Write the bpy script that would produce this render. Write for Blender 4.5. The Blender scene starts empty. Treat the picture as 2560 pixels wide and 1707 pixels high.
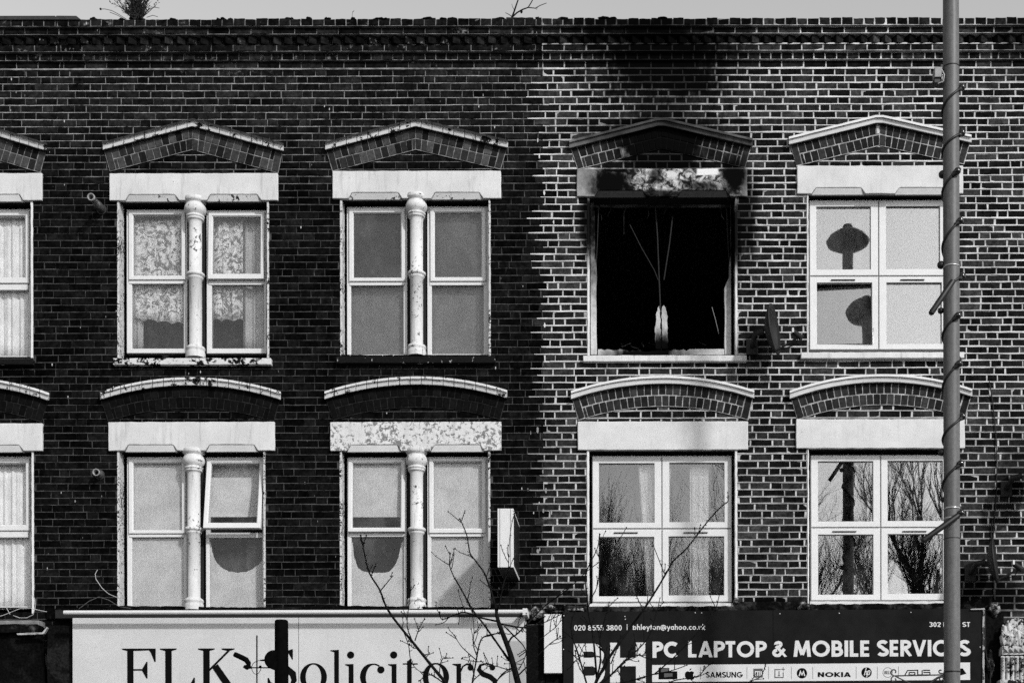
import bpy, bmesh, math, random
from mathutils import Vector, Matrix, noise

R = random.Random(7)
rad = math.radians

# ------------------------------------------------------------------ measures
S = 0.0043            # metres on the facade per pixel of a 2560-wide picture
D = 15.0              # camera to facade
VPX, VPY, CZ = 1560.0, 2050.0, 1.65
XC = (VPX - 1280) * S


def X(px, y=0.0):
    return XC + (px - VPX) * S * (D + y) / D


def Z(py, y=0.0):
    return CZ + (VPY - py) * S * (D + y) / D


def P(px, py, y=0.0):
    return Vector((X(px, y), y, Z(py, y)))


# ------------------------------------------------------------------ camera, sky, sun, exposure
sc = bpy.context.scene
cam_d = bpy.data.cameras.new('camera')
cam = bpy.data.objects.new('camera', cam_d)
sc.collection.objects.link(cam)
cam.location = (XC, -D, CZ)
cam.rotation_euler = (Matrix.Rotation(rad(90), 3, 'X') @ Matrix.Rotation(rad(-0.10), 3, 'Z')).to_euler()
cam_d.sensor_width = 36
cam_d.lens = 36 * D / (2560 * S)
cam_d.shift_x = (1280 - VPX + 2) / 2560
cam_d.shift_y = (VPY - 853.5) / 2560
cam_d.clip_end = 3000
sc.camera = cam

SUN_EL, SUN_AZ = 33.0, 142.0     # azimuth clockwise from +Y
w = bpy.data.worlds.new('World')
sc.world = w
w.use_nodes = True
wn = w.node_tree
sky = wn.nodes.new('ShaderNodeTexSky')
sky.sky_type = 'NISHITA'
sky.sun_disc = False
sky.sun_elevation = rad(SUN_EL)
sky.sun_rotation = rad(SUN_AZ)
bw = wn.nodes.new('ShaderNodeRGBToBW')
wn.links.new(sky.outputs[0], bw.inputs[0])
bg = wn.nodes['Background']
wn.links.new(bw.outputs[0], bg.inputs[0])
bg.inputs[1].default_value = 0.15

sun_d = bpy.data.lights.new('sun', 'SUN')
sun_d.energy = 2.2
sun_d.angle = rad(3.0)
sun = bpy.data.objects.new('sun', sun_d)
sc.collection.objects.link(sun)
sdir = Vector((math.sin(rad(SUN_AZ)) * math.cos(rad(SUN_EL)), math.cos(rad(SUN_AZ)) * math.cos(rad(SUN_EL)), math.sin(rad(SUN_EL))))
sun.location = sdir * 30
sun.rotation_euler = sdir.to_track_quat('Z', 'Y').to_euler()

sc.view_settings.view_transform = 'Standard'
sc.view_settings.look = 'None'
sc.view_settings.gamma = 1
sc.view_settings.exposure = 0.98
sc.view_settings.use_curve_mapping = False
sc.cycles.use_denoising = False
sc.cycles.max_bounces = 6
sc.cycles.transparent_max_bounces = 10
sc.cycles.caustics_reflective = False
sc.cycles.caustics_refractive = False
sc.cycles.sample_clamp_indirect = 4
COL = sc.collection

# ------------------------------------------------------------------ mesh helpers


class MB:
    def __init__(self):
        self.v, self.f, self.sm = [], [], []

    def add(self, vs, fs, smooth=False):
        n = len(self.v)
        self.v += [tuple(p) for p in vs]
        self.f += [tuple(i + n for i in q) for q in fs]
        self.sm += [smooth] * len(fs)

    def box(self, x0, x1, y0, y1, z0, z1):
        self.add([(x0, y0, z0), (x1, y0, z0), (x1, y1, z0), (x0, y1, z0), (x0, y0, z1), (x1, y0, z1), (x1, y1, z1), (x0, y1, z1)],
                 [(0, 3, 2, 1), (4, 5, 6, 7), (0, 1, 5, 4), (2, 3, 7, 6), (1, 2, 6, 5), (3, 0, 4, 7)])

    def pbox(self, px0, px1, py0, py1, yf, yb):
        """box whose front rectangle (seen pixels) stands at depth yf"""
        self.box(X(px0, yf), X(px1, yf), yf, yb, Z(py1, yf), Z(py0, yf))

    def prism(self, poly, yf, yb):
        """poly: (x,z) outline, front at yf, back at yb"""
        n = len(poly)
        vs = [(x, yf, z) for x, z in poly] + [(x, yb, z) for x, z in poly]
        fs = [tuple(range(n)), tuple(range(2 * n - 1, n - 1, -1))]
        fs += [(i, i + n, (i + 1) % n + n, (i + 1) % n) for i in range(n)]
        self.add(vs, fs)

    def ring(self, o, i, yf, yb, bev=0.0, step=0.0):
        """rect frame; o,i = (x0,x1,z0,z1); bev slopes the inner edge back by step"""
        def rc(r, y):
            return [(r[0], y, r[2]), (r[1], y, r[2]), (r[1], y, r[3]), (r[0], y, r[3])]
        m = (i[0] - bev, i[1] + bev, i[2] - bev, i[3] + bev)
        rings = [rc(o, yb), rc(o, yf + 0.004), rc((o[0] + .004, o[1] - .004, o[2] + .004, o[3] - .004), yf), rc(m, yf)]
        if bev:
            rings.append(rc(i, yf + step))
        rings.append(rc(i, yb))
        vs = [p for r in rings for p in r]
        fs = []
        k = len(rings)
        for a in range(k):
            b = (a + 1) % k
            for j in range(4):
                fs.append((a * 4 + j, a * 4 + (j + 1) % 4, b * 4 + (j + 1) % 4, b * 4 + j))
        self.add(vs, fs)

    def tube(self, pts, rr, n=8, cap=True, smooth=True):
        pts = [Vector(p) for p in pts]
        if isinstance(rr, (int, float)):
            rr = [rr] * len(pts)
        vs, fs = [], []
        up = None
        for k, p in enumerate(pts):
            t = (pts[min(k + 1, len(pts) - 1)] - pts[max(k - 1, 0)]).normalized()
            if up is None:
                up = Vector((0, 0, 1)) if abs(t.z) < .9 else Vector((1, 0, 0))
            a = t.cross(up)
            if a.length < 1e-6:
                a = t.orthogonal()
            a.normalize()
            b = a.cross(t).normalized()
            up = b
            for j in range(n):
                q = 2 * math.pi * j / n
                vs.append(p + (a * math.cos(q) + b * math.sin(q)) * rr[k])
        for k in range(len(pts) - 1):
            for j in range(n):
                fs.append((k * n + j, k * n + (j + 1) % n, (k + 1) * n + (j + 1) % n, (k + 1) * n + j))
        self.add(vs, fs, smooth)
        if cap:
            m = (len(pts) - 1) * n
            self.add(vs[:n], [tuple(range(n - 1, -1, -1))])
            self.add(vs[m:], [tuple(range(n))])

    def lathe(self, c, prof, n=24, smooth=True):
        """prof (r,z); axis vertical through c=(x,y)"""
        vs, fs = [], []
        for r, z in prof:
            for j in range(n):
                q = 2 * math.pi * j / n
                vs.append((c[0] + r * math.cos(q), c[1] + r * math.sin(q), z))
        for k in range(len(prof) - 1):
            for j in range(n):
                fs.append((k * n + j, k * n + (j + 1) % n, (k + 1) * n + (j + 1) % n, (k + 1) * n + j))
        self.add(vs, fs, smooth)
        self.add(vs[:n], [tuple(range(n - 1, -1, -1))])
        self.add(vs[-n:], [tuple(range(n))])

    def ball(self, c, r, n=10, m=7, sc_=(1, 1, 1)):
        vs = [(c[0], c[1], c[2] + r * sc_[2])]
        for i in range(1, m):
            a = math.pi * i / m
            for j in range(n):
                q = 2 * math.pi * j / n
                vs.append((c[0] + r * sc_[0] * math.sin(a) * math.cos(q), c[1] + r * sc_[1] * math.sin(a) * math.sin(q), c[2] + r * sc_[2] * math.cos(a)))
        vs.append((c[0], c[1], c[2] - r * sc_[2]))
        fs = [(0, 1 + j, 1 + (j + 1) % n) for j in range(n)]
        for i in range(m - 2):
            for j in range(n):
                fs.append((1 + i * n + j, 1 + (i + 1) * n + j, 1 + (i + 1) * n + (j + 1) % n, 1 + i * n + (j + 1) % n))
        e = len(vs) - 1
        fs += [(e, 1 + (m - 2) * n + (j + 1) % n, 1 + (m - 2) * n + j) for j in range(n)]
        self.add(vs, fs, True)

    def mesh(self, name, mat, recalc=True):
        me = bpy.data.meshes.new(name)
        me.from_pydata(self.v, [], self.f)
        me.polygons.foreach_set('use_smooth', self.sm)
        if recalc:
            b = bmesh.new()
            b.from_mesh(me)
            bmesh.ops.recalc_face_normals(b, faces=b.faces)
            b.to_mesh(me)
            b.free()
        if mat:
            me.materials.append(mat)
        me.update()
        return me

    def build(self, name, mat, parent=None, bevel=0, recalc=True):
        return link(name, self.mesh(name, mat, recalc), parent, bevel)


def link(name, me, parent=None, bevel=0):
    o = bpy.data.objects.new(name, me)
    COL.objects.link(o)
    if parent is not None:
        o.parent = parent
        if parent.type == 'EMPTY':
            o.matrix_parent_inverse = Matrix.Translation(-parent.location)
    if bevel:
        md = o.modifiers.new('bevel', 'BEVEL')
        md.width = bevel
        md.segments = 2
        md.limit_method = 'ANGLE'
        md.angle_limit = rad(40)
    return o


def thing(name, label, cat, loc, group=None):
    o = bpy.data.objects.new(name, None)
    o.location = loc
    o.empty_display_size = .1
    COL.objects.link(o)
    return tag(o, label, cat, group)


def tag(o, label=None, cat=None, group=None, kind=None):
    if label:
        o['label'] = label
    if cat:
        o['category'] = cat
    if group:
        o['group'] = group
    if kind:
        o['kind'] = kind
    return o


def rough_edge(poly, step=0.05, amp=0.002, seed=0):
    """subdivide an outline and let its edges wander"""
    r = random.Random(seed)
    out = []
    n = len(poly)
    for i in range(n):
        a, b = Vector(poly[i]), Vector(poly[(i + 1) % n])
        L = (b - a).length
        k = max(1, int(L / step))
        nn = Vector((-(b - a).y, (b - a).x)).normalized() if L > 0 else Vector((0, 0))
        for j in range(k):
            p = a.lerp(b, j / k)
            if j:
                p = p + nn * r.uniform(-amp, amp)
            else:
                p = p + Vector((r.uniform(-amp, amp), r.uniform(-amp, amp)))
            out.append((p.x, p.y))
    return out


# ------------------------------------------------------------------ material helpers
class NT:
    def __init__(self, nt):
        self.nt = nt

    def n(self, t, **kw):
        o = self.nt.nodes.new(t)
        for k, v in kw.items():
            setattr(o, k, v)
        return o

    def set(self, sock, v):
        if isinstance(v, bpy.types.NodeSocket):
            self.nt.links.new(v, sock)
        else:
            sock.default_value = v

    def math(self, op, a, b=0.0, c=None, clamp=False):
        o = self.n('ShaderNodeMath', operation=op, use_clamp=clamp)
        self.set(o.inputs[0], a)
        self.set(o.inputs[1], b)
        if c is not None:
            self.set(o.inputs[2], c)
        return o.outputs[0]

    def mix(self, f, a, b):
        o = self.n('ShaderNodeMix', data_type='FLOAT')
        self.set(o.inputs[0], f)
        self.set(o.inputs[2], a)
        self.set(o.inputs[3], b)
        return o.outputs[0]

    def ss(self, v, lo, hi, a=0.0, b=1.0):
        o = self.n('ShaderNodeMapRange', interpolation_type='SMOOTHSTEP')
        self.set(o.inputs[0], v)
        o.inputs[1].default_value = lo
        o.inputs[2].default_value = hi
        o.inputs[3].default_value = a
        o.inputs[4].default_value = b
        return o.outputs[0]

    def noise(self, scale, detail=4, rough=.55, vec=None, dist=0.0):
        o = self.n('ShaderNodeTexNoise')
        o.inputs['Scale'].default_value = scale
        o.inputs['Detail'].default_value = detail
        o.inputs['Roughness'].default_value = rough
        o.inputs['Distortion'].default_value = dist
        self.nt.links.new(vec if vec is not None else self.pos(), o.inputs['Vector'])
        return o.outputs['Fac']

    def pos(self):
        if not hasattr(self, '_p'):
            self._g = self.n('ShaderNodeNewGeometry')
            self._p = self._g.outputs['Position']
        return self._p

    def geo(self):
        self.pos()
        return self._g

    def xyz(self):
        if not hasattr(self, '_s'):
            self._s = self.n('ShaderNodeSeparateXYZ')
            self.nt.links.new(self.pos(), self._s.inputs[0])
        return self._s.outputs

    def scaled(self, sx, sy, sz):
        o = self.n('ShaderNodeVectorMath', operation='MULTIPLY')
        self.nt.links.new(self.pos(), o.inputs[0])
        o.inputs[1].default_value = (sx, sy, sz)
        return o.outputs[0]

    def rand(self):
        oi = self.n('ShaderNodeObjectInfo')
        a = self.math('ADD', self.geo().outputs['Random Per Island'], oi.outputs['Random'])
        return self.math('FRACT', a)


# irregular blotches on the facade: soot and dirt, and painted shade by the dishes
def soot(t, blobs, nscale=3.2, amp=.75):
    x, y, z = t.xyz()
    n1 = t.noise(nscale, 5, .6)
    n2 = t.noise(11, 5, .7, t.scaled(1, 1, .55))
    dn = t.math('ADD', t.math('MULTIPLY', t.math('SUBTRACT', n1, .5), amp), t.math('MULTIPLY', t.math('SUBTRACT', n2, .5), .8))
    res = None
    for (px, py, rx, ry, k) in blobs:
        dx = t.math('DIVIDE', t.math('SUBTRACT', x, X(px)), rx * S)
        dz = t.math('DIVIDE', t.math('SUBTRACT', z, Z(py)), ry * S)
        d = t.math('SQRT', t.math('ADD', t.math('MULTIPLY', dx, dx), t.math('MULTIPLY', dz, dz)))
        d = t.math('ADD', d, dn)
        g = t.math('MULTIPLY', t.ss(d, .38, 1.18, 1, 0), k)
        res = g if res is None else t.math('MAXIMUM', res, g)
    return res


SOOT_AND_SHADE = [(1660, 150, 255, 180, 1.0), (1660, 265, 130, 120, .85), (1660, 405, 150, 55, 1.0), (1625, 80, 330, 95, .93), (1477, 560, 30, 120, 1.0), (1846, 580, 26, 130, 1.0), (1660, 360, 185, 115, 1.0), (1540, 455, 75, 50, 1.0), (1838, 450, 48, 95, .95),
        (1868, 540, 40, 150, .95), (1658, 325, 255, 62, .96), (1655, 560, 200, 120, 1.0),
        (2480, 1490, 150, 75, .9), (2570, 1175, 90, 90, .6), (1400, 1510, 130, 45, .8), (1900, 860, 70, 70, .55), (1930, 1515, 110, 30, .9), (2440, 150, 180, 110, .0),  # blobs by the satellite dishes: their shade and dirt put into the wall colour
        (2560, 60, 130, 150, .7)]
MATS = {}


def mat(name, fn):
    if name in MATS:
        return MATS[name]
    m = bpy.data.materials.new(name)
    m.use_nodes = True
    t = NT(m.node_tree)
    b = m.node_tree.nodes['Principled BSDF']
    b.inputs['Roughness'].default_value = .85
    b.inputs['Specular IOR Level'].default_value = 0
    fn(t, b)
    MATS[name] = m
    return m


def setcol(t, b, v):
    if isinstance(v, (int, float)):
        b.inputs['Base Color'].default_value = (v, v, v, 1)
    else:
        t.nt.links.new(v, b.inputs['Base Color'])


def bump(t, b, h, strength=.5, dist=.004):
    o = t.n('ShaderNodeBump')
    o.inputs['Strength'].default_value = strength
    o.inputs['Distance'].default_value = dist
    t.nt.links.new(h, o.inputs['Height'])
    t.nt.links.new(o.outputs[0], b.inputs['Normal'])


def plain(name, v, rough=.6, var=.15, spec=.3, scale=18, metal=0):
    def fn(t, b):
        n = t.noise(scale, 5, .65)
        setcol(t, b, t.math('MULTIPLY', v, t.ss(n, .25, .75, 1 - var, 1 + var)))
        b.inputs['Roughness'].default_value = rough
        b.inputs['Specular IOR Level'].default_value = spec
        b.inputs['Metallic'].default_value = metal
    return mat(name, fn)


# the old pointing was renewed over the upper part of the left facade: an uneven border
def repoint_zone(t):
    x, y, z = t.xyz()
    n = t.noise(.8, 4, .6)
    return t.ss(t.math('ADD', z, t.math('MULTIPLY', t.math('SUBTRACT', n, .5), 2.4)), Z(470), Z(330), 0, 1)


def fn_brick_old(t, b):
    r = t.rand()
    z = repoint_zone(t)
    n = t.noise(28, 5, .7)
    n3 = t.noise(2.2, 4, .65)
    base = t.mix(z, t.math('MULTIPLY_ADD', t.math('POWER', r, 2.0), .0028, .0014), t.math('MULTIPLY_ADD', t.math('POWER', r, 2.5), .0055, .0030))
    c = t.math('MULTIPLY', base, t.ss(n, .25, .75, .55, 1.6))
    c = t.math('MULTIPLY', c, t.ss(n3, .3, .7, .55, 1.7))
    c = t.math('MULTIPLY', c, t.ss(t.noise(10, 4, .7), .3, .7, .6, 1.6))
    # lime bloom on some bricks under the cornice
    x, y, zz = t.xyz()
    bl = t.math('MULTIPLY', t.ss(t.noise(11, 6, .75), .56, .68), t.ss(zz, Z(215), Z(130), 0, 1))
    bl = t.math('MULTIPLY', bl, t.ss(t.math('FRACT', t.math('MULTIPLY', r, 7.3)), .66, .72))
    c = t.mix(bl, c, .13)
    # paint flecks
    v = t.n('ShaderNodeTexVoronoi')
    v.inputs['Scale'].default_value = 1
    v.inputs['Randomness'].default_value = 1
    t.nt.links.new(t.scaled(13, 1, 4.5), v.inputs['Vector'])
    fl = t.math('MULTIPLY', t.ss(v.outputs['Distance'], .05, .085, 1, 0), t.ss(t.noise(1.7, 2, .5), .50, .58))
    c = t.mix(fl, c, .35)
    setcol(t, b, c)
    bump(t, b, n, .8, .004)


def fn_bed_old(t, b):
    z = repoint_zone(t)
    n = t.noise(7, 5, .7)
    n2 = t.noise(60, 3, .6)
    up = t.ss(n, .28, .62, .05, .24)
    lo = t.ss(n, .28, .66, .014, .062)
    setcol(t, b, t.math('MULTIPLY', t.mix(z, lo, up), t.ss(n2, .2, .8, .7, 1.25)))
    bump(t, b, n2, .6, .003)


def fn_mortar_old(t, b):
    z = repoint_zone(t)
    n = t.noise(6, 5, .7)
    n2 = t.noise(60, 3, .6)
    setcol(t, b, t.math('MULTIPLY', t.mix(z, t.ss(n, .28, .66, .012, .052), t.ss(n, .33, .66, .045, .18)), t.ss(n2, .2, .8, .7, 1.25)))


def fn_brick_new(t, b):
    r = t.rand()
    n = t.noise(30, 5, .7)
    n3 = t.noise(2.4, 4, .6)
    c = t.math('MULTIPLY_ADD', t.math('POWER', r, 2.6), .020, .0040)
    c = t.math('MULTIPLY', c, t.ss(n, .22, .78, .4, 1.8))
    c = t.math('MULTIPLY', c, t.ss(t.noise(9, 4, .7), .3, .7, .6, 1.5))
    c = t.math('MULTIPLY', c, t.ss(n3, .3, .7, .75, 1.3))
    s = soot(t, SOOT_AND_SHADE)
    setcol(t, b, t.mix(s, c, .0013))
    bump(t, b, n, .8, .004)


def fn_bed_new(t, b):
    n = t.noise(4, 5, .65)
    n2 = t.noise(70, 3, .6)
    x, y, z = t.xyz()
    # crisp new pointing above, older and duller pointing lower down (uneven border)
    old = t.ss(t.math('ADD', z, t.math('MULTIPLY', t.math('SUBTRACT', t.noise(1.1, 3, .6), .5), 2.0)), Z(1120), Z(860), 0, 1)
    c = t.mix(old, t.ss(n, .25, .75, .16, .31), t.ss(n, .25, .7, .30, .48))
    c = t.math('MULTIPLY', c, t.ss(n2, .2, .8, .8, 1.12))
    c = t.math('MULTIPLY', c, t.ss(t.noise(1.3, 5, .7), .34, .58, .72, 1.08))
    c = t.mix(t.ss(t.noise(16, 5, .75, t.scaled(.6, 1, 2)), .64, .74, 0, .7), c, .06)
    s = soot(t, SOOT_AND_SHADE)
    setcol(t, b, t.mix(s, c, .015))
    bump(t, b, n2, .5, .003)


def fn_mortar_new(t, b):
    n = t.noise(9, 5, .7)
    c = t.math('MULTIPLY', t.ss(n, .28, .66, .12, .42), t.ss(t.noise(1.3, 5, .7), .34, .58, .72, 1.06))
    s = soot(t, SOOT_AND_SHADE)
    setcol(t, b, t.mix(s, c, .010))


def white_paint(name, v, chips, chip_col=.05, scale=26, sooty=False, dirt=.12, thr=None, rough=.6, drips=0.0):
    """weathered masonry paint, chips = share flaked off"""
    def fn(t, b):
        n = t.noise(scale, 8, .72, dist=.4)
        m = t.noise(2.6, 4, .6)
        g = t.noise(120, 2, .5)
        c = t.math('MULTIPLY', v, t.ss(m, .3, .75, 1 - dirt, 1 + dirt * .5))
        c = t.math('MULTIPLY', c, t.ss(g, .25, .75, .93, 1.05))
        if drips:
            dr = t.noise(3.0, 5, .65, t.scaled(7, 7, .8))
            c = t.math('MULTIPLY', c, t.ss(dr, .50, .78, 1, 1 - drips))
            sp = t.math('MULTIPLY', t.ss(t.noise(75, 4, .7), .63, .69), t.ss(t.noise(5, 3, .6), .42, .6))
            c = t.mix(sp, c, t.math('MULTIPLY', c, .30))
        if chips > 0:
            hi = .76 - chips * .5
            k = t.ss(t.math('ADD', n, t.math('MULTIPLY', t.math('SUBTRACT', m, .5), .45)), hi - .015, hi + .02)
            c = t.mix(k, c, t.math('MULTIPLY', chip_col, t.ss(g, .2, .8, .6, 1.4)))
        if sooty:
            c = t.mix(soot(t, SOOT_AND_SHADE), c, .005)
        setcol(t, b, c)
        b.inputs['Roughness'].default_value = rough
        bump(t, b, n, .35, .003)
    return mat(name, fn)


def fn_burnt_lintel(t, b):
    n = t.noise(13, 8, .72, dist=.6)
    m = t.noise(3.4, 4, .6)
    x, y, z = t.xyz()
    c = t.ss(n, .42, .62, .012, .42)
    s = soot(t, [(1455, 455, 40, 70, 0), (1532, 460, 74, 62, 1.0), (1838, 440, 44, 75, 1.0), (1640, 488, 170, 14, .95), (1645, 440, 22, 26, .9), (1760, 470, 70, 18, .9), (1545, 428, 60, 16, 1.0), (1500, 480, 40, 20, .9)], 7, .5)
    side = t.math('MAXIMUM', t.ss(x, X(1512), X(1475), 0, 1), t.ss(x, X(1848), X(1866), 0, 1))
    c = t.mix(side, c, t.ss(m, .3, .7, .10, .24))
    pk = t.math('MULTIPLY', t.ss(t.math('ABSOLUTE', t.math('SUBTRACT', x, X(1773))), .10, .125, 1, 0), t.ss(t.math('ADD', z, t.math('MULTIPLY', m, .06)), Z(436), Z(432), 0, 1))
    c = t.mix(s, c, .0025)
    setcol(t, b, t.mix(pk, c, .5))
    bump(t, b, n, .8, .006)


def fn_char_frame(t, b):
    n = t.noise(30, 5, .7)
    s = soot(t, [(1655, 545, 420, 250, 1.0), (1612, 884, 128, 44, 1.0), (1655, 866, 50, 62, 1.0), (1655, 705, 32, 66, 1.0)], 5, .3)
    setcol(t, b, t.mix(s, t.ss(n, .2, .8, .30, .46), .003))


M_brick_old = mat('brick_old', fn_brick_old)
M_bed_old = mat('bed_joint_old', fn_bed_old)
M_mortar_old = mat('mortar_old', fn_mortar_old)
M_brick_new = mat('brick_repointed', fn_brick_new)
M_bed_new = mat('bed_joint_new', fn_bed_new)
M_mortar_new = mat('mortar_new', fn_mortar_new)
M_lintel = white_paint('paint_lintel', .43, .16, .14, scale=30, drips=.3)
M_lintel_peel = white_paint('paint_lintel_peeling', .45, .43, .13, scale=25, drips=.3)
M_lintel_clean = white_paint('paint_lintel_clean', .44, 0, drips=.12)
M_lintel_burnt = mat('paint_lintel_burnt', fn_burnt_lintel)
M_column = white_paint('paint_column', .44, .28, .07, scale=24, drips=.45)
M_jamb_peel = white_paint('paint_jamb', .40, .42, .015, scale=40)
M_jamb_clean = white_paint('paint_jamb_clean', .50, .0, sooty=True)
M_hood_old = white_paint('paint_hood_old', .44, .40, .010, scale=13)
M_hood_new = white_paint('paint_hood_new', .48, .06, .08, sooty=True)
def fn_hood_burnt(t, b):
    n = t.noise(22, 6, .7, dist=.5)
    m_ = t.noise(4, 4, .6)
    ends_ = t.ss(t.math('ABSOLUTE', t.math('SUBTRACT', t.xyz()[0], X(1658))), .55, .95)
    c = t.math('MULTIPLY', t.ss(m_, .3, .7, .010, .045), t.math('MULTIPLY_ADD', ends_, 1.6, 1))
    setcol(t, b, t.mix(t.ss(n, .66, .72), c, .22))
    bump(t, b, n, .6, .004)


M_hood_burnt = mat('paint_hood_burnt', fn_hood_burnt)
M_sill_old = white_paint('paint_sill_old', .44, .50, .006, scale=12)
M_sill_dark = white_paint('paint_sill_dark', .34, .80, .007, scale=16)
M_sill_new = white_paint('paint_sill_new', .47, .12, .05, scale=20, drips=.4)
M_upvc = plain('white_plastic', .44, .35, .04, .4)
M_charred = mat('charred_frame', fn_char_frame)
M_dark = plain('dark_gap', .004, .8, .3)
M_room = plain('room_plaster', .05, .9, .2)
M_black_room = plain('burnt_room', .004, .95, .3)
M_roof = plain('roof_felt', .04, .9, .3)


def fn_vous_old(t, b):
    r = t.rand()
    z = t.ss(t.xyz()[2], Z(900), Z(700), 0, 1)     # lower arches are coated with traffic film
    c = t.mix(z, t.math('MULTIPLY_ADD', r, .0028, .0026), t.math('MULTIPLY_ADD', t.math('POWER', r, 1.6), .042, .006))
    n = t.noise(32, 5, .7)
    setcol(t, b, t.math('MULTIPLY', c, t.ss(n, .25, .75, .65, 1.35)))
    bump(t, b, n, .6, .003)


def fn_vous_mortar_old(t, b):
    z = t.ss(t.xyz()[2], Z(900), Z(700), 0, 1)
    n = t.noise(16, 5, .7)
    setcol(t, b, t.mix(z, t.ss(n, .3, .7, .006, .022), t.ss(n, .3, .7, .06, .20)))


def fn_vous_new(t, b):
    r = t.rand()
    n = t.noise(32, 5, .7)
    c = t.math('MULTIPLY_ADD', t.math('POWER', r, 2.0), .02, .010)
    c = t.mix(t.ss(r, .984, .986), c, .36)
    c = t.math('MULTIPLY', c, t.ss(n, .25, .75, .65, 1.35))
    setcol(t, b, t.mix(soot(t, SOOT_AND_SHADE), c, .002))
    bump(t, b, n, .6, .003)


def fn_vous_mortar_new(t, b):
    n = t.noise(16, 5, .7)
    setcol(t, b, t.mix(soot(t, SOOT_AND_SHADE), t.ss(n, .3, .7, .10, .34), .0035))


M_vous_old = mat('arch_brick_old', fn_vous_old)
M_vmort_old = mat('arch_mortar_old', fn_vous_mortar_old)
M_vous_new = mat('arch_brick_new', fn_vous_new)
M_vmort_new = mat('arch_mortar_new', fn_vous_mortar_new)


def glass(name, refl, fres=.8, rough=.012):
    m = bpy.data.materials.new(name)
    m.use_nodes = True
    t = NT(m.node_tree)
    nt = m.node_tree
    nt.nodes.remove(nt.nodes['Principled BSDF'])
    g = t.n('ShaderNodeBsdfGlossy')
    g.inputs['Roughness'].default_value = rough
    g.inputs['Color'].default_value = (1, 1, 1, 1)
    tr = t.n('ShaderNodeBsdfTransparent')
    tr.inputs['Color'].default_value = (1, 1, 1, 1)
    df = t.n('ShaderNodeBsdfDiffuse')       # dust film
    df.inputs['Color'].default_value = (.4, .4, .4, 1)
    mx = t.n('ShaderNodeMixShader')
    lw = t.n('ShaderNodeFresnel')
    lw.inputs['IOR'].default_value = 1.5
    k = t.math('ADD', t.math('MULTIPLY', lw.outputs[0], fres), refl, clamp=True)
    t.nt.links.new(k, mx.inputs[0])
    m2 = t.n('ShaderNodeMixShader')
    dn_ = t.math('ADD', t.math('MULTIPLY', t.ss(t.noise(2.4, 5, .7, t.scaled(1, 1, .6)), .42, .70), .05), t.math('MULTIPLY', t.ss(t.noise(7, 6, .75, dist=1.5), .56, .74), .05))
    t.nt.links.new(dn_, m2.inputs[0])
    nt.links.new(tr.outputs[0], m2.inputs[1])
    nt.links.new(df.outputs[0], m2.inputs[2])
    nt.links.new(m2.outputs[0], mx.inputs[1])
    nt.links.new(g.outputs[0], mx.inputs[2])
    bm = t.n('ShaderNodeBump')
    bm.inputs['Strength'].default_value = .06
    bm.inputs['Distance'].default_value = .003
    nt.links.new(t.noise(2.2, 2, .5), bm.inputs['Height'])
    nt.links.new(bm.outputs[0], g.inputs['Normal'])
    nt.links.new(mx.outputs[0], nt.nodes['Material Output'].inputs[0])
    return m


G_soft = glass('glass_plain', 0, .4)
G_mid = glass('glass_grey', 0, .7)
G_half = glass('glass_half', .045, .8, .011)
G_trees = glass('glass_trees', .105, .8, .011)
G_mirror = glass('glass_reflecting', .145)


# ------------------------------------------------------------------ ground
def sheet(name, x0, x1, y0, y1, z, m, kind='structure', label=None):
    b = MB()
    b.box(x0, x1, y0, y1, z - .3, z)
    o = b.build(name, m)
    return tag(o, label, None, None, kind)


M_asph = plain('asphalt', .05, .9, .25, scale=40)
M_pave = plain('paving', .16, .9, .2, scale=9)
sheet('ground', -900, 900, -900, 900, -.02, M_asph)
sheet('pavement', -60, 60, -4.2, 0, .12, M_pave)
sheet('kerb', -60, 60, -4.35, -4.2, .125, plain('kerb_stone', .22, .9))

# ------------------------------------------------------------------ facade data
# window openings: name, x0,x1,y0,y1 (pixels at the wall face)
OPEN = {
    'W0U': (-260, 87, 498, 893), 'W0L': (-260, 88, 1123, 1531),
    'W1U': (298, 677, 498, 893), 'W2U': (855, 1231, 493, 889), 'W1L': (297, 667, 1123, 1520), 'W2L': (853, 1229, 1124, 1520),
    'W3U': (1473, 1847, 489, 889), 'W4U': (2022, 2396, 484, 882), 'W3L': (1471, 1846, 1123, 1518), 'W4L': (2022, 2398, 1120, 1513),
}
B1, B2, B3 = 165, 1362, 2482          # party lines
XL, XR = -330, 2900
BED0, PITCH = 172.0, 17.82
NROW = 87

houses = {}
for key, px, lab in (('A', -80, 'sooty brick terraced house at the left edge, pleated white curtains in its windows'),
                     ('B', 760, 'sooty dark brick terraced house with columned windows above the white sign'),
                     ('C', 1900, 'repointed brick terraced house with one burnt-out window above the dark sign'),
                     ('E', 2690, 'strip of repointed brick house beyond the lamp post at the right edge')):
    houses[key] = thing('terraced_house', lab, 'house', (X(px), 0, 0), 'houses of the terrace')
hx = {'A': (XL, B1), 'B': (B1, B2), 'C': (B2, B3), 'E': (B3, XR)}
old = {'A', 'B'}


def house_at(px, j=0):
    return 'A' if px < B1 else 'B' if px < B2 + j else 'C' if px < B3 else 'E'


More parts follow.
